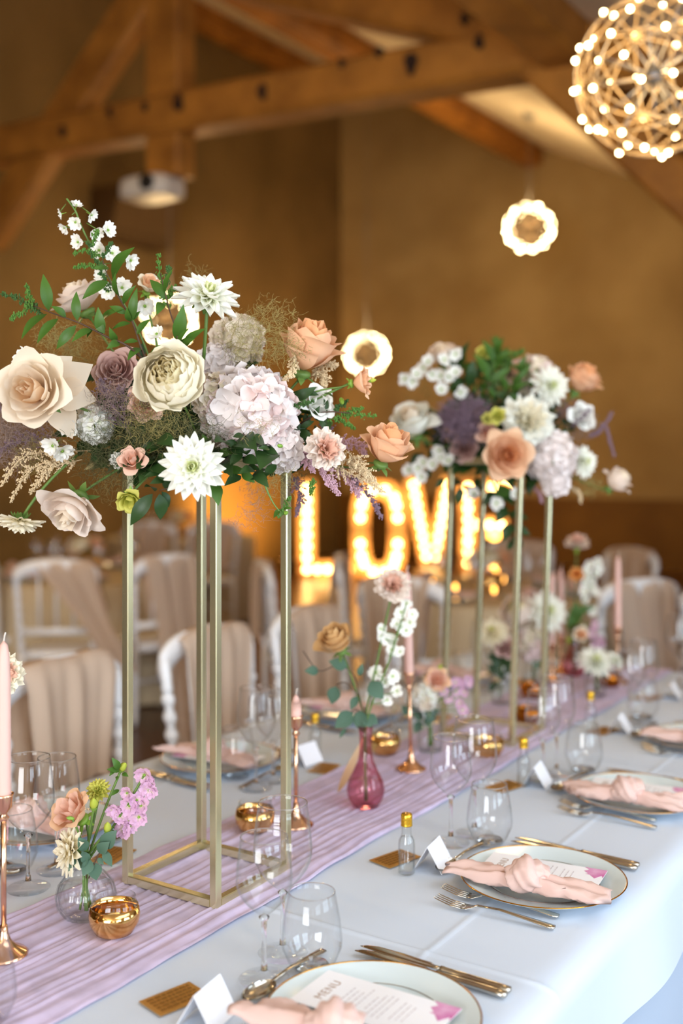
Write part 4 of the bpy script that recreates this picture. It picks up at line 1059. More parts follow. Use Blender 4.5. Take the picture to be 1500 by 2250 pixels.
A1.branch([(325, 800, .04), (280, 760), (235, 740), (180, 712), (120, 690), (75, 672)], [(107, 683, 95, 602, .17), (103, 690, 45, 743), (128, 700, 80, 753), (167, 715, 123, 767), (202, 723, 157, 750), (170, 705, 167, 640), (145, 697, 113, 672, .24), (230, 733, 207, 693, .22), (255, 750, 240, 720, .2), (262, 752, 235, 765, .2), (205, 722, 190, 742, .2), (225, 735, 215, 675, .2)], dz=-.16)
A1.branch([(385, 800, .05), (392, 770), (385, 720), (372, 680), (352, 600)], [(388, 750, 403, 670, .19), (390, 767, 413, 720, .18), (400, 770, 450, 720, .18), (360, 657, 330, 613, .22), (327, 783, 382, 757, .18), (355, 665, 345, 690, .2), (395, 765, 425, 745, .2), (362, 645, 378, 590, .12)], dz=-.17)
A1.branch([(500, 960, .1), (430, 1010), (400, 1060), (350, 1078)], [(335, 1085, 285, 1155, .2), (350, 1085, 353, 1143, .27), (355, 1080, 372, 1115, .27), (340, 1080, 318, 1068, .25), (365, 1050, 330, 1062, .22), (380, 1060, 345, 1045, .3)], dz=-.22, m='leaf_dark')
A1.branch([(520, 1000, .08), (490, 1015), (470, 1060), (465, 1085)], [(478, 1000, 518, 990, .27), (490, 1038, 545, 1038, .26), (468, 1060, 480, 1110, .27), (530, 1040, 560, 1060, .3), (540, 1010, 560, 1020, .3), (455, 985, 445, 955, .3), (480, 1045, 450, 1050, .3)], dz=-.19, m='leaf')
A1.branch([(620, 900, .05), (690, 862), (750, 850), (765, 846)], [(640, 885, 695, 850, .2), (700, 868, 640, 862, .15), (655, 900, 685, 882, .2), (735, 880, 712, 862, .15), (660, 940, 690, 925, .22), (640, 905, 650, 950, .2)], dz=-.05, sm='stem_green', m='leaf_dark')
A1.branch([(620, 960, .05), (680, 918), (720, 905), (770, 908)], [(690, 915, 702, 892, .22), (700, 922, 720, 950, .2), (718, 905, 712, 865, .14), (655, 930, 668, 965, .24), (650, 950, 690, 960, .24), (640, 990, 665, 1010, .24), (690, 920, 724, 932, .18), (670, 1010, 640, 1040, .3), (725, 925, 718, 958, .15)], dz=-.04, sm='stem_dark', m='leaf_dark')
A1.branch([(560, 985, .0), (580, 1060), (600, 1105), (620, 1130)], [(618, 1118, 600, 1138, .22), (622, 1120, 642, 1116, .2), (620, 1124, 612, 1140, .2)], dz=-.18, sm='stem_green', m='leaf')
f('bud', ('bud_green', 0), 627, 1127, 11, (.3, .1, .9), -.18, 0, name='flower_bud', stem=False)
f('bud', ('bud_green', 0), 616, 980, 9, (-.5, .1, .6), -.18, 0, name='flower_bud', stem=False)
f('bud', ('leaf_lime', 0), 750, 880, 11, (.2, -.6, .6), -.05, 0, name='flower_bud', stem=False)
f('bud', ('p_lime', 0), 815, 836, 10, (.9, .1, .2), -.06, 0, name='flower_bud', stem=False)
rr = random.Random(4)
for i in range(60):
    x, y = rr.uniform(170, 470), rr.uniform(860, 1030); a = rr.uniform(0, 2*pi)
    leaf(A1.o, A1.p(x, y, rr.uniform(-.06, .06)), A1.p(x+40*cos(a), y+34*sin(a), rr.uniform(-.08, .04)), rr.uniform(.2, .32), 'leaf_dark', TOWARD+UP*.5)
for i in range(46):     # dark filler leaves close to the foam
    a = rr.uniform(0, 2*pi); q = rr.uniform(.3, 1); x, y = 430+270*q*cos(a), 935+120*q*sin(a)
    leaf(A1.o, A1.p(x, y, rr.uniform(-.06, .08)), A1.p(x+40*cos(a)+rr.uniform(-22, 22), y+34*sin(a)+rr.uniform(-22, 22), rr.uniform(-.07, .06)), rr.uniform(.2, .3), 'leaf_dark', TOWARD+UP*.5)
def P1(*q): return [A1.p(x, y, d) for x, y, d in q]
for i, (pp, rd) in enumerate(((((95, 690, -.15), (50, 662, -.15), (4, 645, -.15)), 0), (((75, 680, -.15), (62, 650, -.15), (60, 628, -.15)), 1), (((70, 672, -.15), (40, 690, -.15), (25, 700, -.15)), 1), (((245, 640, -.1), (215, 585, -.1), (190, 530, -.1)), 0), (((232, 590, -.1), (190, 585, -.1), (165, 588, -.1)), 1), (((222, 565, -.1), (190, 550, -.1), (163, 556, -.1)), 1), (((225, 570, -.1), (238, 545, -.1), (246, 532, -.1)), 1), (((200, 540, -.1), (210, 515, -.1), (212, 508, -.1)), 1), (((372, 680, -.1), (355, 620, -.1), (346, 562, -.1)), 0), (((360, 640, -.1), (372, 600, -.1), (368, 585, -.1)), 1), (((365, 660, -.1), (378, 640, -.1), (385, 628, -.1)), 1), (((715, 925, -.03), (765, 912, -.03), (828, 915, -.03)), 0), (((735, 905, -.03), (750, 890, -.03), (762, 880, -.03)), 1), (((738, 915, -.03), (760, 930, -.03), (778, 940, -.03)), 1), (((755, 912, -.03), (780, 900, -.03), (796, 898, -.03)), 1), (((640, 895, -.1), (662, 888, -.1), (686, 882, -.1)), 1), (((690, 1050, -.1), (685, 1070, -.1), (682, 1085, -.1)), 1), (((640, 1090, -.12), (625, 1115, -.12), (612, 1135, -.12)), 1))):
    sprig(A1.o, P1(*pp), .002, 'heather' if i % 3 else 'heather_dark', i, dens=22 if rd == 0 else 14, tw=.014 if rd == 0 else .009)
for i, (x, y, r, m, n, d) in enumerate(((165, 765, 75, 'smoke_olive', 300, -.02), (120, 740, 50, 'smoke_olive', 160, 0), (310, 960, 95, 'smoke_dark', 420, -.17), (240, 1000, 85, 'smoke_dark', 480, -.14), (345, 940, 80, 'smoke_olive', 420, -.18), (440, 970, 70, 'smoke_dark', 300, -.2), (560, 745, 85, 'smoke_olive', 380, -.09), (600, 700, 60, 'smoke_olive', 150, -.05), (640, 770, 40, 'smoke_olive', 160, -.10), (430, 605, 40, 'smoke_olive', 60, .03), (40, 960, 95, 'smoke_mauve', 900, -.03), (-20, 920, 90, 'smoke_mauve', 500, .03), (90, 1000, 60, 'smoke_olive', 300, -.05), (255, 880, 62, 'smoke_mauve', 420, -.14), (565, 930, 48, 'smoke_olive', 60, -.24), (600, 1050, 55, 'smoke_olive', 180, -.12), (548, 1130, 45, 'smoke_mauve', 90, -.12), (560, 1080, 40, 'smoke_mauve', 60, -.12), (250, 1070, 50, 'smoke_olive', 110, -.05), (680, 1020, 60, 'smoke_dark', 140, -.02))):
    smoke(A1.o, A1.p(x, y, d), r/FPX*A1.Z0, m, i, n)
for i, (a, b, c, wd, m, d) in enumerate((((690, 990), (760, 1010), (820, 1060), .035, 'ast_cream', -.05), ((690, 1000), (770, 1040), (846, 1082), .038, 'ast_cream', -.06), ((690, 1010), (720, 1050), (745, 1090), .034, 'ast_pink', -.08), ((730, 970), (790, 980), (800, 1000), .03, 'ast_pink', -.02), ((720, 1010), (770, 1060), (790, 1095), .034, 'ast_pink', -.04), ((760, 990), (800, 1030), (830, 1070), .034, 'ast_cream', -.08), ((650, 970), (670, 1010), (690, 1035), .028, 'ast_pink', -.08), ((640, 1040), (660, 1090), (650, 1135), .026, 'ast_mauve', .02), ((760, 1040), (810, 1090), (840, 1140), .022, 'ast_mauve', .03), ((680, 790), (715, 800), (742, 803), .03, 'ast_cream', -.01), ((690, 800), (710, 830), (715, 850), .03, 'ast_cream', -.02), ((655, 770), (640, 820), (622, 838), .02, 'ast_cream', -.1),
                                         ((200, 990), (60, 1000), (0, 1070), .04, 'ast_cream', -.10), ((170, 1000), (70, 1030), (22, 1105), .036, 'ast_cream', -.11), ((180, 1010), (110, 1030), (66, 1085), .034, 'ast_cream', -.11), ((150, 980), (40, 970), (-30, 1010), .045, 'ast_mauve', -.05), ((290, 960), (240, 880), (220, 830), .05, 'ast_mauve', -.13), ((280, 950), (270, 880), (262, 850), .045, 'ast_mauve', -.13), ((180, 930), (40, 900), (-30, 890), .05, 'ast_mauve', .02), ((720, 965), (716, 930), (720, 900), .03, 'ast_mauve', .0))):
    plume(A1.o, [A1.p(*a, d+.03), A1.p(*b, d), A1.p(*c, d)], wd, m, i, 10, .0014, 26)
for i in range(60):     # leaves and threads that cover the top of the stand
    x, y = rr.uniform(290, 620), rr.uniform(955, 1050); a = rr.uniform(0, 2*pi)
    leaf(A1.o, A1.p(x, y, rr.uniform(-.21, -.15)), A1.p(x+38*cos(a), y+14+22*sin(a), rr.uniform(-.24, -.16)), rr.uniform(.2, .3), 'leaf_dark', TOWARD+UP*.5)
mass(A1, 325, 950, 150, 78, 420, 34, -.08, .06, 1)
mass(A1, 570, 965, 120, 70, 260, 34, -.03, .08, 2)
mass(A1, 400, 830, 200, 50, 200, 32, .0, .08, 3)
# ---- far arrangement
A2 = Arr(TOP2, 'second bouquet with purple astilbe and a peach rose, on the farther tall stand')
f = A2.f
f('tight_rose', ('p_cream', 'p_white', 62), 912, 955, 52, (-.25, .75, .6), -.1, 0, label='cream rose at the side')
f('carnation', ('p_ivory', 'p_white', 61), 1150, 932, 62, (.1, .25, 1), -.12, 0, label='full ivory pompom bloom in the middle')
f('rose', (*PE, 21), 1110, 1000, 56, (.05, .05, 1), -.18, 0, label='open peach rose facing the camera')
f('dahlia', (*WH, 3), 1207, 848, 49, (.35, .1, .9), -.05, 0, label='white dahlia near the top')
f('tight_rose', (*PE, 8), 1264, 858, 44, (.45, .75, .4), .02, 0, label='peach rose at the upper edge')
f('rose', (*BLU, 2), 975, 795, 42, (-.2, .8, .4), .03, 0, label='blush rose at the top')
f('hydrangea', (('p_hyd', 'p_hyd'), 40, 7), 1208, 1003, 58, (.1, -.05, 1), -.1, 0, label='white hydrangea low beside the post')
f('hydrangea', (('p_hyd', 'p_hyd'), 40, 6), 1220, 1060, 32, (.1, -.4, 1), -.1, 0)
f('hydrangea', (('p_hyd_cream', 'p_hyd_pink'), 40, 7), 1170, 830, 50, (0, .6, .6), .05, 0)
f('dahlia', (*WH, 3), 1280, 1015, 40, (.6, .1, .8), -.08, 0, label='white dahlia turned outward')
f('tight_rose', (*BLU, 22), 1340, 1072, 34, (.55, .6, .3), -.02, 0, label='pale rose drooping at the outer edge')
f('lisianthus', ('p_pure', 'p_pure', 18), 1265, 920, 34, (.4, .2, .8), .0, 0)
f('lisianthus', ('p_coral', 'p_coral', 14), 1070, 952, 26, (-.1, .2, .9), -.12, 0)
f('lisianthus', ('p_lime', 'p_lime', 15), 1092, 918, 20, (-.1, .3, .9), -.15, 0)
f('lisianthus', ('p_lime', 'p_lime', 15), 1072, 922, 14, (-.3, .2, .9), -.15, 1)
f('lisianthus', ('p_lime', 'p_lime', 15), 1060, 782, 18, (0, .5, .8), -.02, 1)
f('rose', ('p_mauve', 'p_mauve', 17), 1020, 985, 32, (-.2, -.1, .9), -.05, .6)
f('rose', ('p_peach', 'p_mauve', 17), 1135, 825, 34, (-.2, .5, .7), .02, .6)
for i, (x, y) in enumerate(((888, 832), (905, 838), (915, 822), (930, 808), (940, 795), (948, 822), (968, 826), (985, 828), (1000, 818), (975, 790), (1000, 778), (968, 856), (1010, 862), (898, 1032), (918, 1028), (930, 1015), (925, 1048), (950, 1020), (968, 1005), (985, 1012), (965, 990), (1090, 1105), (1135, 1085), (1040, 1085))):
    f('bell', ('p_pure', 5, i % 3), x, y, 20, (rr.uniform(-.6, .4), rr.uniform(-.5, .4), .8), -.08, i, name='delphinium_bloom', stem=False)
A2.branch([(1060, 900), (1080, 820), (1095, 750)], [(1085, 800, 1060, 745, .2), (1090, 780, 1105, 742, .2), (1095, 760, 1088, 735, .2), (1080, 820, 1118, 760, .16), (1075, 840, 1040, 775, .2), (1075, 840, 1120, 810, .2), (1085, 795, 1130, 770, .15)], dz=-.04)
A2.branch([(1050, 900), (1020, 840), (1000, 790)], [(1010, 820, 985, 770, .2), (1005, 810, 1030, 750, .16), (1020, 840, 985, 850, .25), (1030, 850, 1040, 790, .2), (1020, 830, 1050, 810, .25), (1035, 870, 1000, 880, .25)], dz=-.04, m='leaf_dark')
A2.branch([(1080, 900), (1120, 860), (1150, 800)], [(1120, 860, 1160, 840, .2), (1140, 820, 1155, 780, .2), (1110, 870, 1100, 820, .2), (1110, 870, 1150, 880, .2), (1090, 880, 1070, 850, .25), (1125, 845, 1165, 805, .14)], dz=-.02)
A2.branch([(1060, 1010), (1090, 1080), (1120, 1140), (1125, 1200)], [(1090, 1080, 1060, 1110, .3), (1095, 1085, 1130, 1110, .3), (1110, 1110, 1090, 1150, .3), (1115, 1130, 1160, 1140, .3), (1122, 1150, 1105, 1190, .3), (1122, 1160, 1165, 1175, .3), (1125, 1185, 1115, 1210, .3), (1125, 1180, 1150, 1200, .3)], dz=0, m='leaf_dark')
for i in range(64):
    a = rr.uniform(0, 2*pi); q = rr.uniform(.2, 1); x, y = 1085+170*q*cos(a), 985+95*q*sin(a)
    leaf(A2.o, A2.p(x, y, rr.uniform(-.08, .1)), A2.p(x+30*cos(a)+rr.uniform(-22, 22), y+30*sin(a)+rr.uniform(-22, 22), rr.uniform(-.1, .06)), rr.uniform(.22, .34), 'leaf_dark' if i % 4 else 'leaf', TOWARD+UP*.5)
for i, (x, y, r, m, n, d) in enumerate(((1105, 850, 50, 'smoke_olive', 200, .0), (1020, 925, 62, 'ast_mauve', 900, -.12), (1000, 915, 40, 'ast_mauve', 300, -.14), (1290, 1060, 45, 'smoke_olive', 120, -.02), (1270, 930, 50, 'smoke_mauve', 220, 0), (1240, 900, 40, 'ast_mauve', 160, .02), (930, 850, 50, 'smoke_olive', 60, .05))):
    smoke(A2.o, A2.p(x, y, d), r/FPX*A2.Z0, m, 50+i, n, .0005)
for i, (a, b, c, wd, m, d) in enumerate((((1050, 960), (1000, 920), (975, 890), .05, 'ast_mauve', -.1), ((1060, 960), (1030, 910), (1015, 880), .055, 'ast_mauve', -.1), ((1050, 970), (1010, 950), (985, 935), .05, 'ast_mauve', -.1), ((1070, 940), (1050, 900), (1060, 880), .045, 'ast_mauve', -.08), ((1250, 950), (1270, 920), (1295, 900), .045, 'ast_mauve', -.02), ((1300, 960), (1330, 930), (1345, 905), .022, 'ast_mauve', -.02), ((1330, 930), (1340, 970), (1350, 1005), .02, 'ast_mauve', -.02), ((1290, 960), (1315, 950), (1325, 930), .02, 'ast_mauve', -.02), ((1230, 1060), (1270, 1080), (1275, 1105), .03, 'ast_cream', -.03), ((1160, 1060), (1185, 1085), (1190, 1105), .02, 'ast_pink', .03))):
    plume(A2.o, [A2.p(*a, d+.02), A2.p(*b, d), A2.p(*c, d)], wd*(1.25 if wd > .03 else .35), m, 70+i, 9, .0017, 16)
for i, pp in enumerate((((1090, 850, 0), (1120, 790, 0), (1150, 770, 0)), ((1080, 850, 0), (1090, 790, 0), (1085, 745, 0)), ((1110, 870, 0), (1150, 830, 0), (1160, 800, 0)))):
    sprig(A2.o, [A2.p(*q) for q in pp], .002, 'heather', 40+i, dens=24, tw=.02, bead=.0025)
mass(A2, 1090, 950, 150, 85, 420, 26, -.06, .08, 4)
mass(A2, 1075, 840, 95, 60, 200, 26, -.02, .06, 5, 'leaf')
# ------------------------------------------------------------------ vases and the flowers standing in them
def vase(px, py, prof, gm, label, rib=None, name='bud_vase', water=None):
    q = T(px, py, RZ); t = thing(name, label, 'vase', (q.x, q.y, RZ), 0)
    MB().add(*lathe([(.0005, .0015)]+prof+offs(prof[::-1], .0016)[:-1]+[(.0005, .006)], 108, rib, False)).obj('glass_body', gm, t)
    r, z = prof[-1]
    V, F, _ = grid(36, 7, lambda a, c: ((r-.0008+.0013*cos(2*pi*c))*cos(2*pi*a), (r-.0008+.0013*cos(2*pi*c))*sin(2*pi*a), z+.0013*sin(2*pi*c)), True)
    MB().add(V, F).obj('rim', gm, t)
    if water:
        w_ = [(max(.0004, r-.003), z) for r, z in prof if z <= water]
        if len(w_) > 1: MB().add(*lathe([(.0005, w_[0][1]+.004)]+[(r, max(z, .004)) for r, z in w_]+[(.0005, w_[-1][1])], 28, cap=False)).obj('water', 'water', t)
    return Vector((q.x, q.y, RZ))
def flower(vb, h, k, pal, px, py, rpx, ax, label, group=None, cat='flower', dz=0., roll=0., sm='stem_green', bend=.5, foot=.01):
    """one flower standing in the vase at vb: h is the height of the vase's mouth"""
    rr = random.Random(int(px*7+py)); a0 = vb+Vector((rr.uniform(-foot, foot), rr.uniform(-foot, foot), .012))
    head = W(px, py, dep(vb)+dz); a = D(*ax); rad = rpx/FPX*(dep(vb)+dz)
    t = thing(k if k not in ('bell', 'bud') else ('stock' if k == 'bell' else 'flower_bud'), label, cat, a0, 0, group)
    c = head-a*rad*.35-a0; neck = Vector((vb.x+rr.uniform(-.004, .004)-a0.x, vb.y+rr.uniform(-.004, .004)-a0.y, h-.012))
    put('stem', MB().add(*tube(poly([(0, 0, 0), neck, neck.lerp(c, bend)+Vector((0, 0, .008))-a*rad*.2, c], 5), .0021, 6)).mesh('stem', sm), t)
    if k: bloom(t, k, pal, head-a0, rad, a, roll, 'bloom')
    return t, a0
def spray(vb, h, pts, m, label, group=None, rad=14, n=5, dz=0., ax=(0, 0, 1), sm='stem_green', name='stock'):
    """a stem carrying many small blooms at picture points"""
    a0 = vb+Vector((.003, -.004, .012)); t = thing(name, label, 'flower', a0, 0, group); z = dep(vb)+dz
    P = [W(x, y, z)-a0 for x, y in pts]; neck = Vector((0, 0, h-.01)); top = P[0]
    line = [Vector((0, 0, 0)), neck, neck.lerp(top, .5)+Vector((.004, 0, 0)), top]
    put('stem', MB().add(*tube(poly(line, 5), .002, 6)).mesh('stem', sm), t)
    rr = random.Random(len(pts)*13+int(pts[0][0]))
    for i, p in enumerate(P):
        f = min(1, max(0, (p.z-neck.z)/max(.01, top.z-neck.z))); s = neck.lerp(top, f*.95); d = (p-s)
        axn = D(ax[0]+rr.uniform(-.6, .6), ax[1]+rr.uniform(-.4, .6), ax[2]+.3)
        put('stalk', MB().add(*tube([s, s.lerp(p, .5)+Vector((0, 0, -.003)), p-axn*.004], .001, 5)).mesh('stalk', sm), t)
        bloom(t, 'bell', (m, n, i % 3), p, rad*rr.uniform(.85, 1.15)/FPX*z, axn, rr.uniform(0, 6), 'bloom')
    return t
def eucalyptus(vb, h, leaves, label, m='leaf_grey', wd=.36, dz=0., stems=(), name='eucalyptus_sprig', group=None, sm='stem_dark'):
    a0 = vb+Vector((-.004, .003, .012)); z = dep(vb)+dz; t = thing(name, label, 'foliage', a0, 0, group)
    w_ = lambda x, y, d=0: W(x, y, z+d)-a0
    for s in stems: put('stem', MB().add(*tube(poly([w_(*q) for q in s], 4), .0012, 5)).mesh('stem', sm), t)
    put('stem', MB().add(*tube([(0, 0, 0), (.002, .002, h*.6), (.0, .0, h+.03)], .0018, 5)).mesh('stem', sm), t)
    rr = random.Random(int(leaves[0][0]))
    for L in leaves: leaf(t, w_(L[0], L[1]), w_(L[2], L[3], rr.uniform(-.012, .004)), L[4] if len(L) > 4 else wd, m, TOWARD*.9+UP*.4+RIGHT*rr.uniform(-.3, .3), 0, .05, .8)
    return t
BULB = [(.018, 0), (.027, .002), (.037, .018), (.0405, .036), (.037, .056), (.025, .080), (.0165, .100), (.0135, .125), (.0135, .150), (.0165, .172)]
hob = lambda a, z: 1+.016*abs(sin(9*a))*(1 if z < .1 else .3)
ROUND = [(.024, 0), (.034, .002), (.045, .018), (.0475, .034), (.043, .052), (.031, .068), (.0235, .075), (.0255, .084)]
RIBS = lambda a, z: 1+.06*abs(cos(9*a))
JAR = [(.026, 0), (.030, .003), (.034, .03), (.031, .07), (.027, .095), (.030, .108)]
# pink bud vase with the tall carnation
v1 = vase(803, 1772, BULB, 'pinkglass', 'pink glass bud vase on the runner beside the near stand', hob, water=.056)
flower(v1, .172, 'tight_rose', ('p_tan', 'p_tan', 31), 748, 1428, 44, (-.35, .75, .45), 'tan rose leaning out of the pink bud vase')
flower(v1, .172, 'carnation', ('p_coral', 'p_blush', 32), 862, 1294, 42, (.0, .45, .85), 'tall blush carnation in the pink bud vase', dz=.02)
spray(v1, .172, [(893, 1325), (880, 1345), (905, 1350), (872, 1372), (892, 1385), (862, 1402), (900, 1368), (836, 1382), (850, 1405), (838, 1398), (878, 1432), (860, 1428), (826, 1478), (862, 1486), (845, 1500), (872, 1518), (850, 1538), (882, 1375)], 'p_pure', 'white stock spike beside the tall carnation in the pink bud vase', rad=19, dz=.03)
eucalyptus(v1, .172, [(700, 1474, 669, 1474), (762, 1466, 722, 1452), (738, 1508, 728, 1548, .4), (775, 1565, 735, 1600, .36), (812, 1498, 842, 1536, .42), (800, 1572, 818, 1600, .4), (806, 1570, 830, 1592, .36), (788, 1485, 796, 1458, .26), (784, 1530, 770, 1560, .3), (760, 1600, 745, 1622, .2), (790, 1560, 795, 1610, .36)], 'round-leaved eucalyptus sprig in the pink bud vase', stems=([(803, 1600), (790, 1530), (775, 1480), (740, 1462), (700, 1474), (665, 1430)], [(803, 1600), (785, 1560), (765, 1570)], [(790, 1530), (760, 1500), (738, 1505)], [(803, 1600), (815, 1540), (812, 1500)]))
dl = T(742, 1742, RZ)
t = thing('dried_leaf', 'narrow beige dried leaf leaning against the pink bud vase', 'leaf', (dl.x, dl.y, RZ))
e_ = W(800, 1620, dep(v1)+.035)-Vector((dl.x, dl.y, RZ))
petal_mat('drybeige', 'c9a878', 'd9c09a', .15, rough=.8)
leaf(t, (0, 0, .001), e_, .055, 'drybeige', TOWARD, 0, .05)
# ribbed round vase at the front
v2 = vase(189, 2012, ROUND, 'vaseglass', 'clear ribbed round vase beside the gold votive at the front', RIBS, water=.052)
flower(v2, .08, 'dahlia', ('p_ivory', 'p_ivory', 10), 158, 1868, 60, (-.8, .15, .5), 'cream dahlia leaning out of the ribbed vase', dz=-.02)
flower(v2, .08, 'lisianthus', ('p_coral', 'p_peach', 34), 178, 1798, 54, (-.45, .6, .5), 'peach lisianthus in the ribbed vase')
flower(v2, .08, 'dahlia', ('p_lime', 'p_lime', 41), 216, 1738, 30, (-.1, .6, .7), 'closed green dahlia head in the ribbed vase', dz=.02)
t, a0 = flower(v2, .08, 'bud', ('p_lime', 0), 268, 1688, 17, (.4, .6, .4), 'topmost green bud with dark leaves in the ribbed vase', dz=.01, cat='flower bud')
for x0, y0, x1, y1 in ((262, 1695, 235, 1690), (262, 1690, 246, 1665), (268, 1700, 282, 1706), (258, 1705, 256, 1715), (255, 1690, 240, 1705), (262, 1735, 245, 1748)): leaf(t, W(x0, y0, dep(v2))-a0, W(x1, y1, dep(v2)-.01)-a0, .25, 'leaf')
flower(v2, .08, 'bud', ('p_lime', 0), 206, 1770, 19, (.1, .9, .5), 'upright lime bud before the peach lisianthus', dz=-.03, cat='flower bud')
flower(v2, .08, 'bud', ('p_lime', 0), 236, 1822, 17, (.1, .9, .4), 'lower lime bud at the mouth of the ribbed vase', dz=-.03, cat='flower bud')
flower(v2, .08, 'bud', ('bud_green', 0), 156, 1798, 9, (-.9, .2, .3), 'tiny green side bud before the peach lisianthus', dz=-.045, cat='flower bud')
spray(v2, .08, [(318, 1702), (300, 1758), (280, 1742), (262, 1792), (285, 1770), (305, 1795), (285, 1815), (272, 1820), (310, 1770), (328, 1735), (250, 1780), (330, 1718)], 'p_pink', 'lilac pink stock in the ribbed vase', rad=25, n=6, dz=-.01)
eucalyptus(v2, .08, [(190, 1868, 172, 1840, .34), (195, 1880, 162, 1905, .4), (192, 1895, 180, 1870, .4), (200, 1890, 182, 1925, .4), (205, 1895, 212, 1935, .4), (215, 1872, 240, 1850, .34), (225, 1862, 255, 1825, .34), (228, 1868, 246, 1905, .26), (165, 1880, 150, 1915, .3), (215, 1885, 228, 1900, .34)], 'blue grey eucalyptus leaves in the ribbed vase', wd=.36, dz=-.03, stems=([(190, 1930), (188, 1890), (180, 1860)], [(195, 1930), (215, 1880), (245, 1840)]))
# clear jar bouquet before the far stand
v3 = vase(945, 1650, JAR, 'vaseglass', 'clear glass jar behind the candlestick, with a small bouquet', water=.07)
flower(v3, .108, 'lisianthus', ('p_coral', 'p_peach', 34), 956, 1500, 30, (.1, .5, .8), 'peach lisianthus in the clear jar behind the candlestick')
flower(v3, .108, 'hydrangea', (('p_pure', 'p_hyd_cream'), 40, 7), 930, 1530, 30, (-.3, .3, .8), 'greenish white hydrangea in the clear jar behind the candlestick', dz=-.02)
spray(v3, .108, [(1028, 1492), (1010, 1500), (1000, 1520), (985, 1535), (1020, 1520), (1010, 1545), (1030, 1500), (1000, 1500), (975, 1520), (1015, 1560)], 'p_pink', 'lilac stock leaning over in the clear jar', rad=15)
flower(v3, .108, 'bud', ('p_lime', 0), 965, 1470, 11, (.2, .9, .3), 'lime bud above the clear jar bouquet', cat='flower bud')
eucalyptus(v3, .108, [(930, 1580, 905, 1565, .4), (925, 1585, 910, 1610, .4), (935, 1575, 945, 1600, .4), (950, 1570, 965, 1560, .4), (915, 1560, 895, 1535, .4), (955, 1585, 930, 1560, .4), (900, 1570, 882, 1550, .4)], 'dark eucalyptus leaves in the clear jar', stems=([(945, 1610), (930, 1580), (900, 1550)],))
# jar standing inside the far stand
v4 = vase(1102, 1545, JAR, 'vaseglass', 'clear jar standing between the legs of the far stand', water=.07)
flower(v4, .108, 'dahlia', ('p_lime', 'p_ivory', 42), 1082, 1392, 40, (-.2, .7, .6), 'yellowish dahlia between the legs of the far stand')
flower(v4, .108, 'rose', ('p_mauve', 'p_mauve', 17), 1110, 1425, 26, (.1, .3, .8), 'dusky rose between the legs of the far stand')
eucalyptus(v4, .108, [(1100, 1470, 1080, 1430, .34), (1105, 1465, 1120, 1420, .34), (1095, 1480, 1070, 1460, .34), (1110, 1480, 1130, 1455, .34), (1095, 1500, 1080, 1510, .34), (1090, 1450, 1068, 1440, .3), (1100, 1450, 1098, 1415, .3), (1106, 1490, 1090, 1470, .4), (1085, 1500, 1075, 1520, .34)], 'dark leaves between the legs of the far stand', m='leaf_dark', stems=([(1102, 1540), (1100, 1470), (1090, 1430)],), name='leaf_sprig')
# jar of white flowers behind the far stand
v5 = vase(1172, 1502, JAR, 'vaseglass', 'clear jar behind the far stand, holding big white flowers', water=.07)
flower(v5, .108, 'dahlia', ('p_white_in', 'p_white', 3), 1200, 1345, 52, (.3, .4, .8), 'big white dahlia between the posts of the far stand', dz=-.03)
flower(v5, .108, 'hydrangea', (('p_hyd_cream', 'p_hyd_pink'), 40, 7), 1158, 1405, 46, (-.2, .2, .9), 'cream hydrangea low between the posts of the far stand')
flower(v5, .108, 'peony', ('p_ivory_in', 'p_blush', 44), 1140, 1350, 36, (-.3, .5, .7), 'blush peony between the posts of the far stand')
eucalyptus(v5, .108, [(1160, 1400, 1140, 1340, .25), (1165, 1380, 1150, 1350, .3), (1170, 1390, 1185, 1370, .3), (1175, 1410, 1200, 1390, .3), (1170, 1470, 1190, 1450, .3)], 'green leaves among the big white flowers', m='leaf', stems=([(1172, 1500), (1165, 1400)],), name='leaf_sprig')
# second pink bud vase, farther along
v6 = vase(1262, 1484, BULB, 'pinkglass', 'second pink bud vase, far along the runner', hob, water=.056)
flower(v6, .172, 'carnation', ('p_coral', 'p_blush', 32), 1267, 1204, 28, (.0, .9, .4), 'pale carnation standing highest at the far end')
spray(v6, .172, [(1312, 1235), (1295, 1240), (1288, 1255), (1310, 1260), (1300, 1275), (1285, 1280), (1312, 1245), (1300, 1290), (1282, 1300), (1318, 1250), (1290, 1268), (1305, 1300), (1300, 1340), (1285, 1315)], 'p_pure', 'white stock spike at the far end below the pale carnation', rad=14)
flower(v6, .172, 'lisianthus', ('p_orange', 'p_orange', 34), 1266, 1264, 17, (-.2, .3, .8), 'orange bloom at the far end below the pale carnation')
flower(v6, .172, 'lisianthus', ('p_peach', 'p_ivory', 19), 1272, 1398, 19, (.1, .4, .8), 'small cream lisianthus above the second pink vase', dz=-.03)
spray(v6, .172, [(1303, 1372), (1300, 1390), (1318, 1405), (1312, 1415), (1302, 1412), (1322, 1412)], 'p_pink', 'lilac stock above the white dahlia jar', rad=13, dz=-.03)
flower(v6, .172, 'bud', ('p_lime', 0), 1250, 1408, 10, (-.5, .5, .5), 'lime bud above the second pink vase', dz=-.03, cat='flower bud')
eucalyptus(v6, .172, [(1262, 1375, 1266, 1320, .26), (1265, 1360, 1282, 1330, .3), (1260, 1390, 1250, 1350, .3), (1268, 1345, 1310, 1330, .2), (1262, 1420, 1256, 1390, .3), (1263, 1460, 1272, 1420, .3)], 'green leaves on the tall stems at the far end', m='leaf', stems=([(1262, 1440), (1264, 1300)],), name='leaf_sprig')
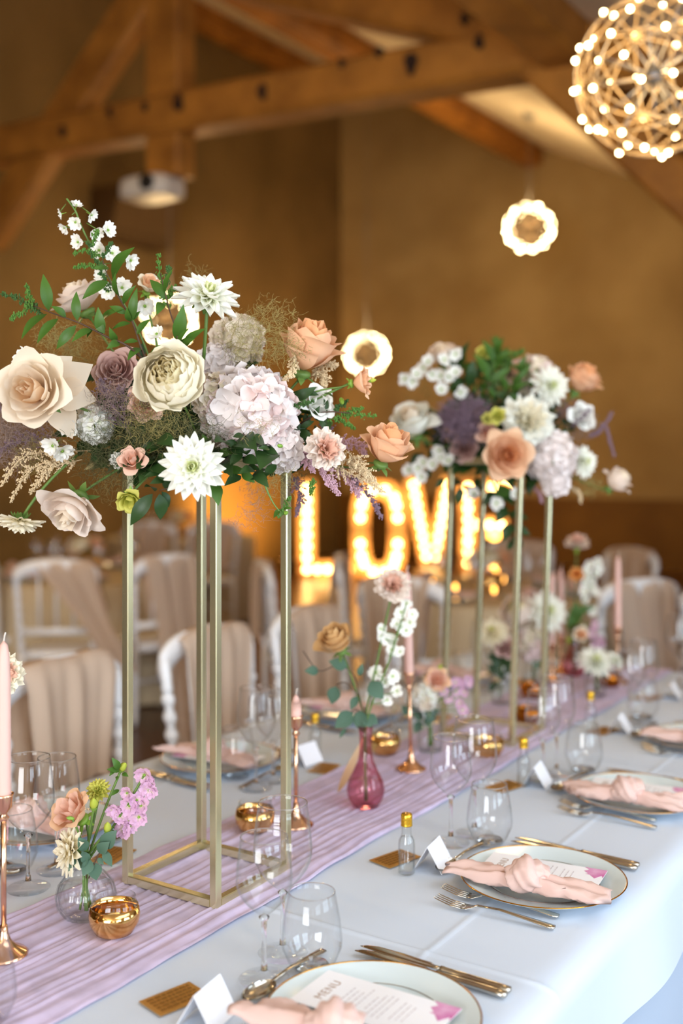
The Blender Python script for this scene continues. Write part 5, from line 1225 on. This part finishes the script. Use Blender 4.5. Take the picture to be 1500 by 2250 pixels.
# white dahlia jar
v7 = vase(1308, 1528, JAR, 'vaseglass', 'clear jar with a white dahlia beside the last amber votive', water=.07)
flower(v7, .108, 'dahlia', ('p_white_in', 'p_white', 3), 1308, 1456, 45, (.0, .75, .6), 'white dahlia in the jar at the far end', bend=.6)
flower(v7, .108, 'dahlia', ('p_white_in', 'p_white', 3), 1350, 1452, 24, (.6, .6, .5), 'small white dahlia leaning out of the far jar')
eucalyptus(v7, .108, [(1320, 1470, 1338, 1480, .3), (1315, 1475, 1330, 1490, .3), (1300, 1475, 1288, 1480, .3)], 'dark leaf in the white dahlia jar', m='leaf_dark', stems=([(1308, 1520), (1318, 1475)],), name='leaf_sprig')
# bud vase mostly outside the frame at the front end
v8 = vase(-62, 1990, BULB, 'pinkglass', 'pink bud vase at the front end, outside the left edge', hob, water=.056)
flower(v8, .172, 'carnation', ('p_coral', 'p_ivory', 45), 6, 1482, 48, (.35, .3, .8), 'cream carnation with a coral heart at the front candle', dz=-.02)
# ------------------------------------------------------------------ chairs
def turned(z0, z1, r, n=5):
    """turned post: beads and coves between two plain ends"""
    out = [(r*.9, z0), (r, z0+.01)]; L = (z1-z0-.03)/n
    for k in range(n):
        b = z0+.015+L*k
        out += [(r*.62, b), (r*.78, b+L*.12), (r*1.12, b+L*.36), (r*1.18, b+L*.5), (r*1.05, b+L*.68), (r*.68, b+L*.88), (r*.85, b+L*.93)]
    return out+[(r, z1-.01), (r*.9, z1)]
CH = {}
def post_mesh(sx):
    mb = MB(); P = lathe([(.011, 0), (.017, .05), (.019, .3), (.02, .44)]+turned(.44, .80, .019, 6)+[(.019, .86), (.012, .885)], 12)
    V = [(x+sx*.19+sx*.02*max(0, z-.44)/.4, y-.19-.10*max(0, z-.44)**1.2, z) for x, y, z in P[0]]
    return mb.add(V, P[1]).mesh('back_post', 'whitepaint')
def rail_mesh():
    mb = MB(); n = 21; V, F = [], []
    for i in range(n):
        s = 2*i/(n-1)-1; x = s*.225; zc = .915-.055*abs(s)**5+.012*cos(s*pi)*.6; y = -.19-.10*(.45)**1.2-.02*(1-s*s); h = .036+.010*abs(s)**3; d = .014
        for (dy, dz) in ((-d, -h), (d, -h), (d*1.1, 0), (d*.7, h*.9), (-d*.7, h*.9), (-d*1.1, 0)): V.append((x, y+dy, zc+dz))
    for i in range(n-1):
        for k in range(6): F.append((i*6+k, i*6+(k+1) % 6, (i+1)*6+(k+1) % 6, (i+1)*6+k))
    F += [tuple(range(6))[::-1], tuple(range((n-1)*6, n*6))]
    return mb.add(V, F).mesh('top_rail', 'whitepaint')
def seat_mesh():
    def fn(a, b):
        k, z = [(.9, .405), (1, .41), (1.02, .43), (1.0, .445), (.96, .452), (.4, .458), (.01, .458)][round(b*6)]
        an = 2*pi*a; c, s = cos(an), sin(an); e = .5
        return (math.copysign(abs(c)**e, c)*.205*k, math.copysign(abs(s)**e, s)*.205*k, z)
    V, F, t = grid(32, 7, fn, True); return MB().add(V, F).mesh('seat', 'whitepaint')
CH['seat'] = seat_mesh(); CH['top_rail'] = rail_mesh(); CH['back_post#0'] = post_mesh(-1); CH['back_post#1'] = post_mesh(1)
for k, sx in enumerate((-1, 1)):
    CH['leg#%d' % k] = MB().add(*lathe([(.010, 0), (.014, .03), (.012, .05)]+turned(.06, .30, .016, 4)+[(.019, .33), (.02, .42)], 12), M=Matrix.Translation((sx*.175, .175, 0))).mesh('leg', 'whitepaint')
CH['lower_rail'] = MB().add(*bar((-.19, -.205, .56), (.19, -.205, .56), .03, .035)).mesh('lower_rail', 'whitepaint')
for k in range(3): x = -.09+.09*k; CH['spindle#%d' % k] = MB().add(*tube([(x, -.205, .57), (x, -.235, .9)], .008, 8)).mesh('spindle', 'whitepaint')
for k, (p0, p1) in enumerate((((-.18, -.19, .2), (-.175, .175, .2)), ((.18, -.19, .2), (.175, .175, .2)), ((-.175, 0, .2), (.175, 0, .2)))): CH['stretcher#%d' % k] = MB().add(*tube([p0, p1], .009, 8)).mesh('stretcher', 'whitepaint')
def drape_mesh(sd, m, x0=-.175, x1=.16, front=.36, back=.42, shift=0., narrow=.75):
    ph = sd*1.7; tot = front+back
    def fn(a, b):
        s = b*tot-front; q = abs(s); k = min(1, q/.06); base = -.232-.02
        ctr = (x0+x1)/2+shift*q/.4*(1 if s < 0 else 1); hw = (x1-x0)/2*(1-(1-narrow)*min(1, q/.35))
        x = ctr+(a-.5)*2*hw
        fold = (.010*sin(17*a+ph)+.007*sin(31*a+2*ph))*min(1, q/.12)
        zt = .957+.004*sin(9*a+ph)-.045*abs((a-.5)*1.7)**5
        if s < 0: return (x, -.215+.024*k+fold*.8+.06*q*.3, zt-max(0, q-.01)+(.004*sin(13*a)))
        return (x, -.245-.024*k+fold-.02*q, zt-max(0, q-.01))
    V, F, t = grid(34, 26, fn); return MB().add(V, F, t).mesh('cloth', m)
DR = [drape_mesh(i, 'drape', *(((-.185, .15),) * 1)[0]) for i in range(3)]
DRS = [drape_mesh(7, 'drape', -.12, .19, .3, .62, .22, .45), drape_mesh(8, 'drape', -.17, .17, .36, .60, .05, .8)]
def chair(x, y, face, label, dl, dm, grp, dgrp):
    """face: the direction the sitter looks"""
    rz = math.atan2(face[1], face[0])-pi/2
    t = from_meshes('dining_chair', label, 'chair', CH, (x, y, 0.001), grp, rz)
    d = thing('chair_drape', dl, 'cloth', (x, y, .001), rz, dgrp); put('cloth', dm, d)
NM = ('beside the near stand', 'behind the near stand posts', 'behind the tan rose')
for i, (y, wv) in enumerate(((2.07, 'first chair across the table, left of the near stand'), (2.70, 'second chair across the table, behind the near stand'), (3.27, 'third chair across the table, behind the tan rose'))):
    chair(-2.06, y+.04, (1, 0), 'white turned chair, '+wv, 'peach gauze draped over the '+wv, DR[i], 'white turned chairs along the table', 'peach drapes on the table chairs')
# ------------------------------------------------------------------ tables farther back in the room
def round_cloth(r, sd):
    n = 72; prof = [(0.01, .75), (.5, .75), (.9, .75), (.985, .748), (1.0, .738), (1.01, .6), (1.02, .4), (1.03, .2), (1.04, .015)]
    V, F = [], []
    for j, (k, z) in enumerate(prof):
        for i in range(n):
            a = 2*pi*i/n; f = max(0, (.74-z))/.74; q = r*k*(1+f*.07*sin(9*a+sd)+f*.03*sin(17*a+2*sd)); V.append((q*cos(a), q*sin(a), z))
    for j in range(len(prof)-1):
        for i in range(n): F.append((j*n+i, j*n+(i+1) % n, (j+1)*n+(i+1) % n, (j+1)*n+i))
    F.append(tuple(range(n)))
    return MB().add(V, F)
wick_me = MB().add(np.array(ICO1[0])*np.array((.010, .010, .02)), ICO1[1]).mesh('flame', 'candleglow')
jar_me = MB().add(*lathe([(.028, 0), (.034, .004), (.036, .07), (.034, .07), (.032, .008), (.0005, .006)], 16, cap=False)).mesh('glass_body', 'vaseglass')
def bg_table(px, Z, r, where, chairs, sd, jars=()):
    c = W(px, HZ, Z); rr = random.Random(sd)
    tt = thing('round_table', 'round table under a cloth '+where, 'table', (c.x, c.y, 0))
    MB().add(*lathe([(.001, .715), (r-.03, .715), (r-.03, .735), (.001, .735)], 40)).obj('table_top', 'panelwood', tt)
    MB().add(*lathe([(.25, 0), (.25, .02), (.04, .06), (.04, .71)], 16)).obj('pedestal', 'steel', tt)
    tag(round_cloth(r, sd).obj('round_tablecloth', 'bgcloth', None, True, Matrix.Translation((c.x, c.y, 0))), 'pale floor length cloth on the round table '+where, 'tablecloth')
    for i, (cx, cz, dm) in enumerate(chairs):
        q = W(cx, HZ, cz); d = Vector((c.x-q.x, c.y-q.y, 0)).normalized(); p = q+d*.24
        wl = ('first', 'second', 'third', 'fourth', 'fifth', 'sixth')[i]
        chair(p.x, p.y, d, '%s white chair at the table %s' % (wl, where), 'drape on %s chair at the table %s' % (wl, where), dm, 'white chairs at the round tables', 'drapes on the round table chairs')
    n = 7
    for i in range(n):
        a = 2*pi*i/n+sd; x, y = c.x+(r-.2)*cos(a), c.y+(r-.2)*sin(a)
        from_meshes('dinner_plate', 'white plate on the round table '+where, 'plate', {'plate_body': PLATE['well']}, (x, y, .7505), 'plates on the round table '+where)
        nt = from_meshes('napkin', 'knotted napkin on the table '+where, 'napkin', NAPS[i % 3], (x, y, .771), 'napkins on the round table '+where, a+.4)
        a2 = a+.22
        for k, ms in enumerate((BIG, SMALL)):
            q = (r-.36-.03*k); b = a2+.13*k; from_meshes('wine_glass', ('tall', 'short')[k]+' wine glass on the table '+where, 'wine glass', ms, (c.x+q*cos(b), c.y+q*sin(b), .7505), ('tall', 'short')[k]+' wine glasses on the table '+where)
    vb = thing('flower_bowl', 'bowl of flowers on the table '+where, 'flowers', (c.x, c.y, .7505))
    MB().add(*lathe([(.05, 0), (.07, .02), (.08, .09), (.075, .09), (.06, .02), (.0005, .01)], 20, cap=False)).obj('bowl', 'goldglass', vb)
    for i in range(5):
        a = 2*pi*i/5; ax = Vector((cos(a)*.8, sin(a)*.8, .8)).normalized()
        bloom(vb, ('rose', 'dahlia', 'rose', 'hydrangea', 'peony')[i], ((*PE, 21), (*WH, 3), (*CR, 1), (('p_hyd', 'p_hyd'), 40, 7), (*IV, 4))[i], ax*.09+Vector((0, 0, .11)), .06, ax, i, ('rose', 'dahlia', 'rose', 'hydrangea', 'peony')[i])
    for i, (jx, jy, jz) in enumerate(jars):
        q = W(jx, HZ, jz)
        j = from_meshes('candle_jar', 'lit candle jar on the table '+where, 'candle', {'glass_body': jar_me}, (q.x, q.y, .7505), 'lit candle jars on the round tables')
        put('flame', wick_me, j, Matrix.Translation((0, 0, .045))); put('tealight', VOT['candle'], j)
bg_table(190, 7.0, .68, 'behind the near stand, by the plaster wall', [(122, 5.85, DRS[0]), (372, 6.15, DRS[1]), (-60, 6.4, DR[1])], 1, [(200, 0, 6.6), (160, 0, 6.9)])
bg_table(1075, 6.1, .68, 'just past the end of the long table', [(1408, 4.93, DRS[1]), (880, 5.0, DR[0]), (1388, 6.6, DR[1]), (1140, 7.2, DR[2]), (745, 6.15, DRS[1]), (575, 5.8, DR[1])], 2, [(1085, 0, 5.8), (1000, 0, 5.9), (950, 0, 6.1), (1105, 0, 6.3)])
bg_table(400, 10.2, .68, 'far off by the plaster wall', [(330, 9.1, DR[2]), (470, 9.2, DR[0])], 5)
q = W(1590, HZ, 4.95); chair(q.x+.02, q.y, (-.35, .94), 'white chair standing at the right edge past the table end', 'pale drape on the chair at the right edge', DRS[1], 'white chairs at the round tables', 'drapes on the round table chairs')
q = T(-40, 2255, ZC); from_meshes('tumbler', 'stemless water glass cut by the lower left corner', 'tumbler', TUMB, (q.x, q.y, ZC), 'water glasses')
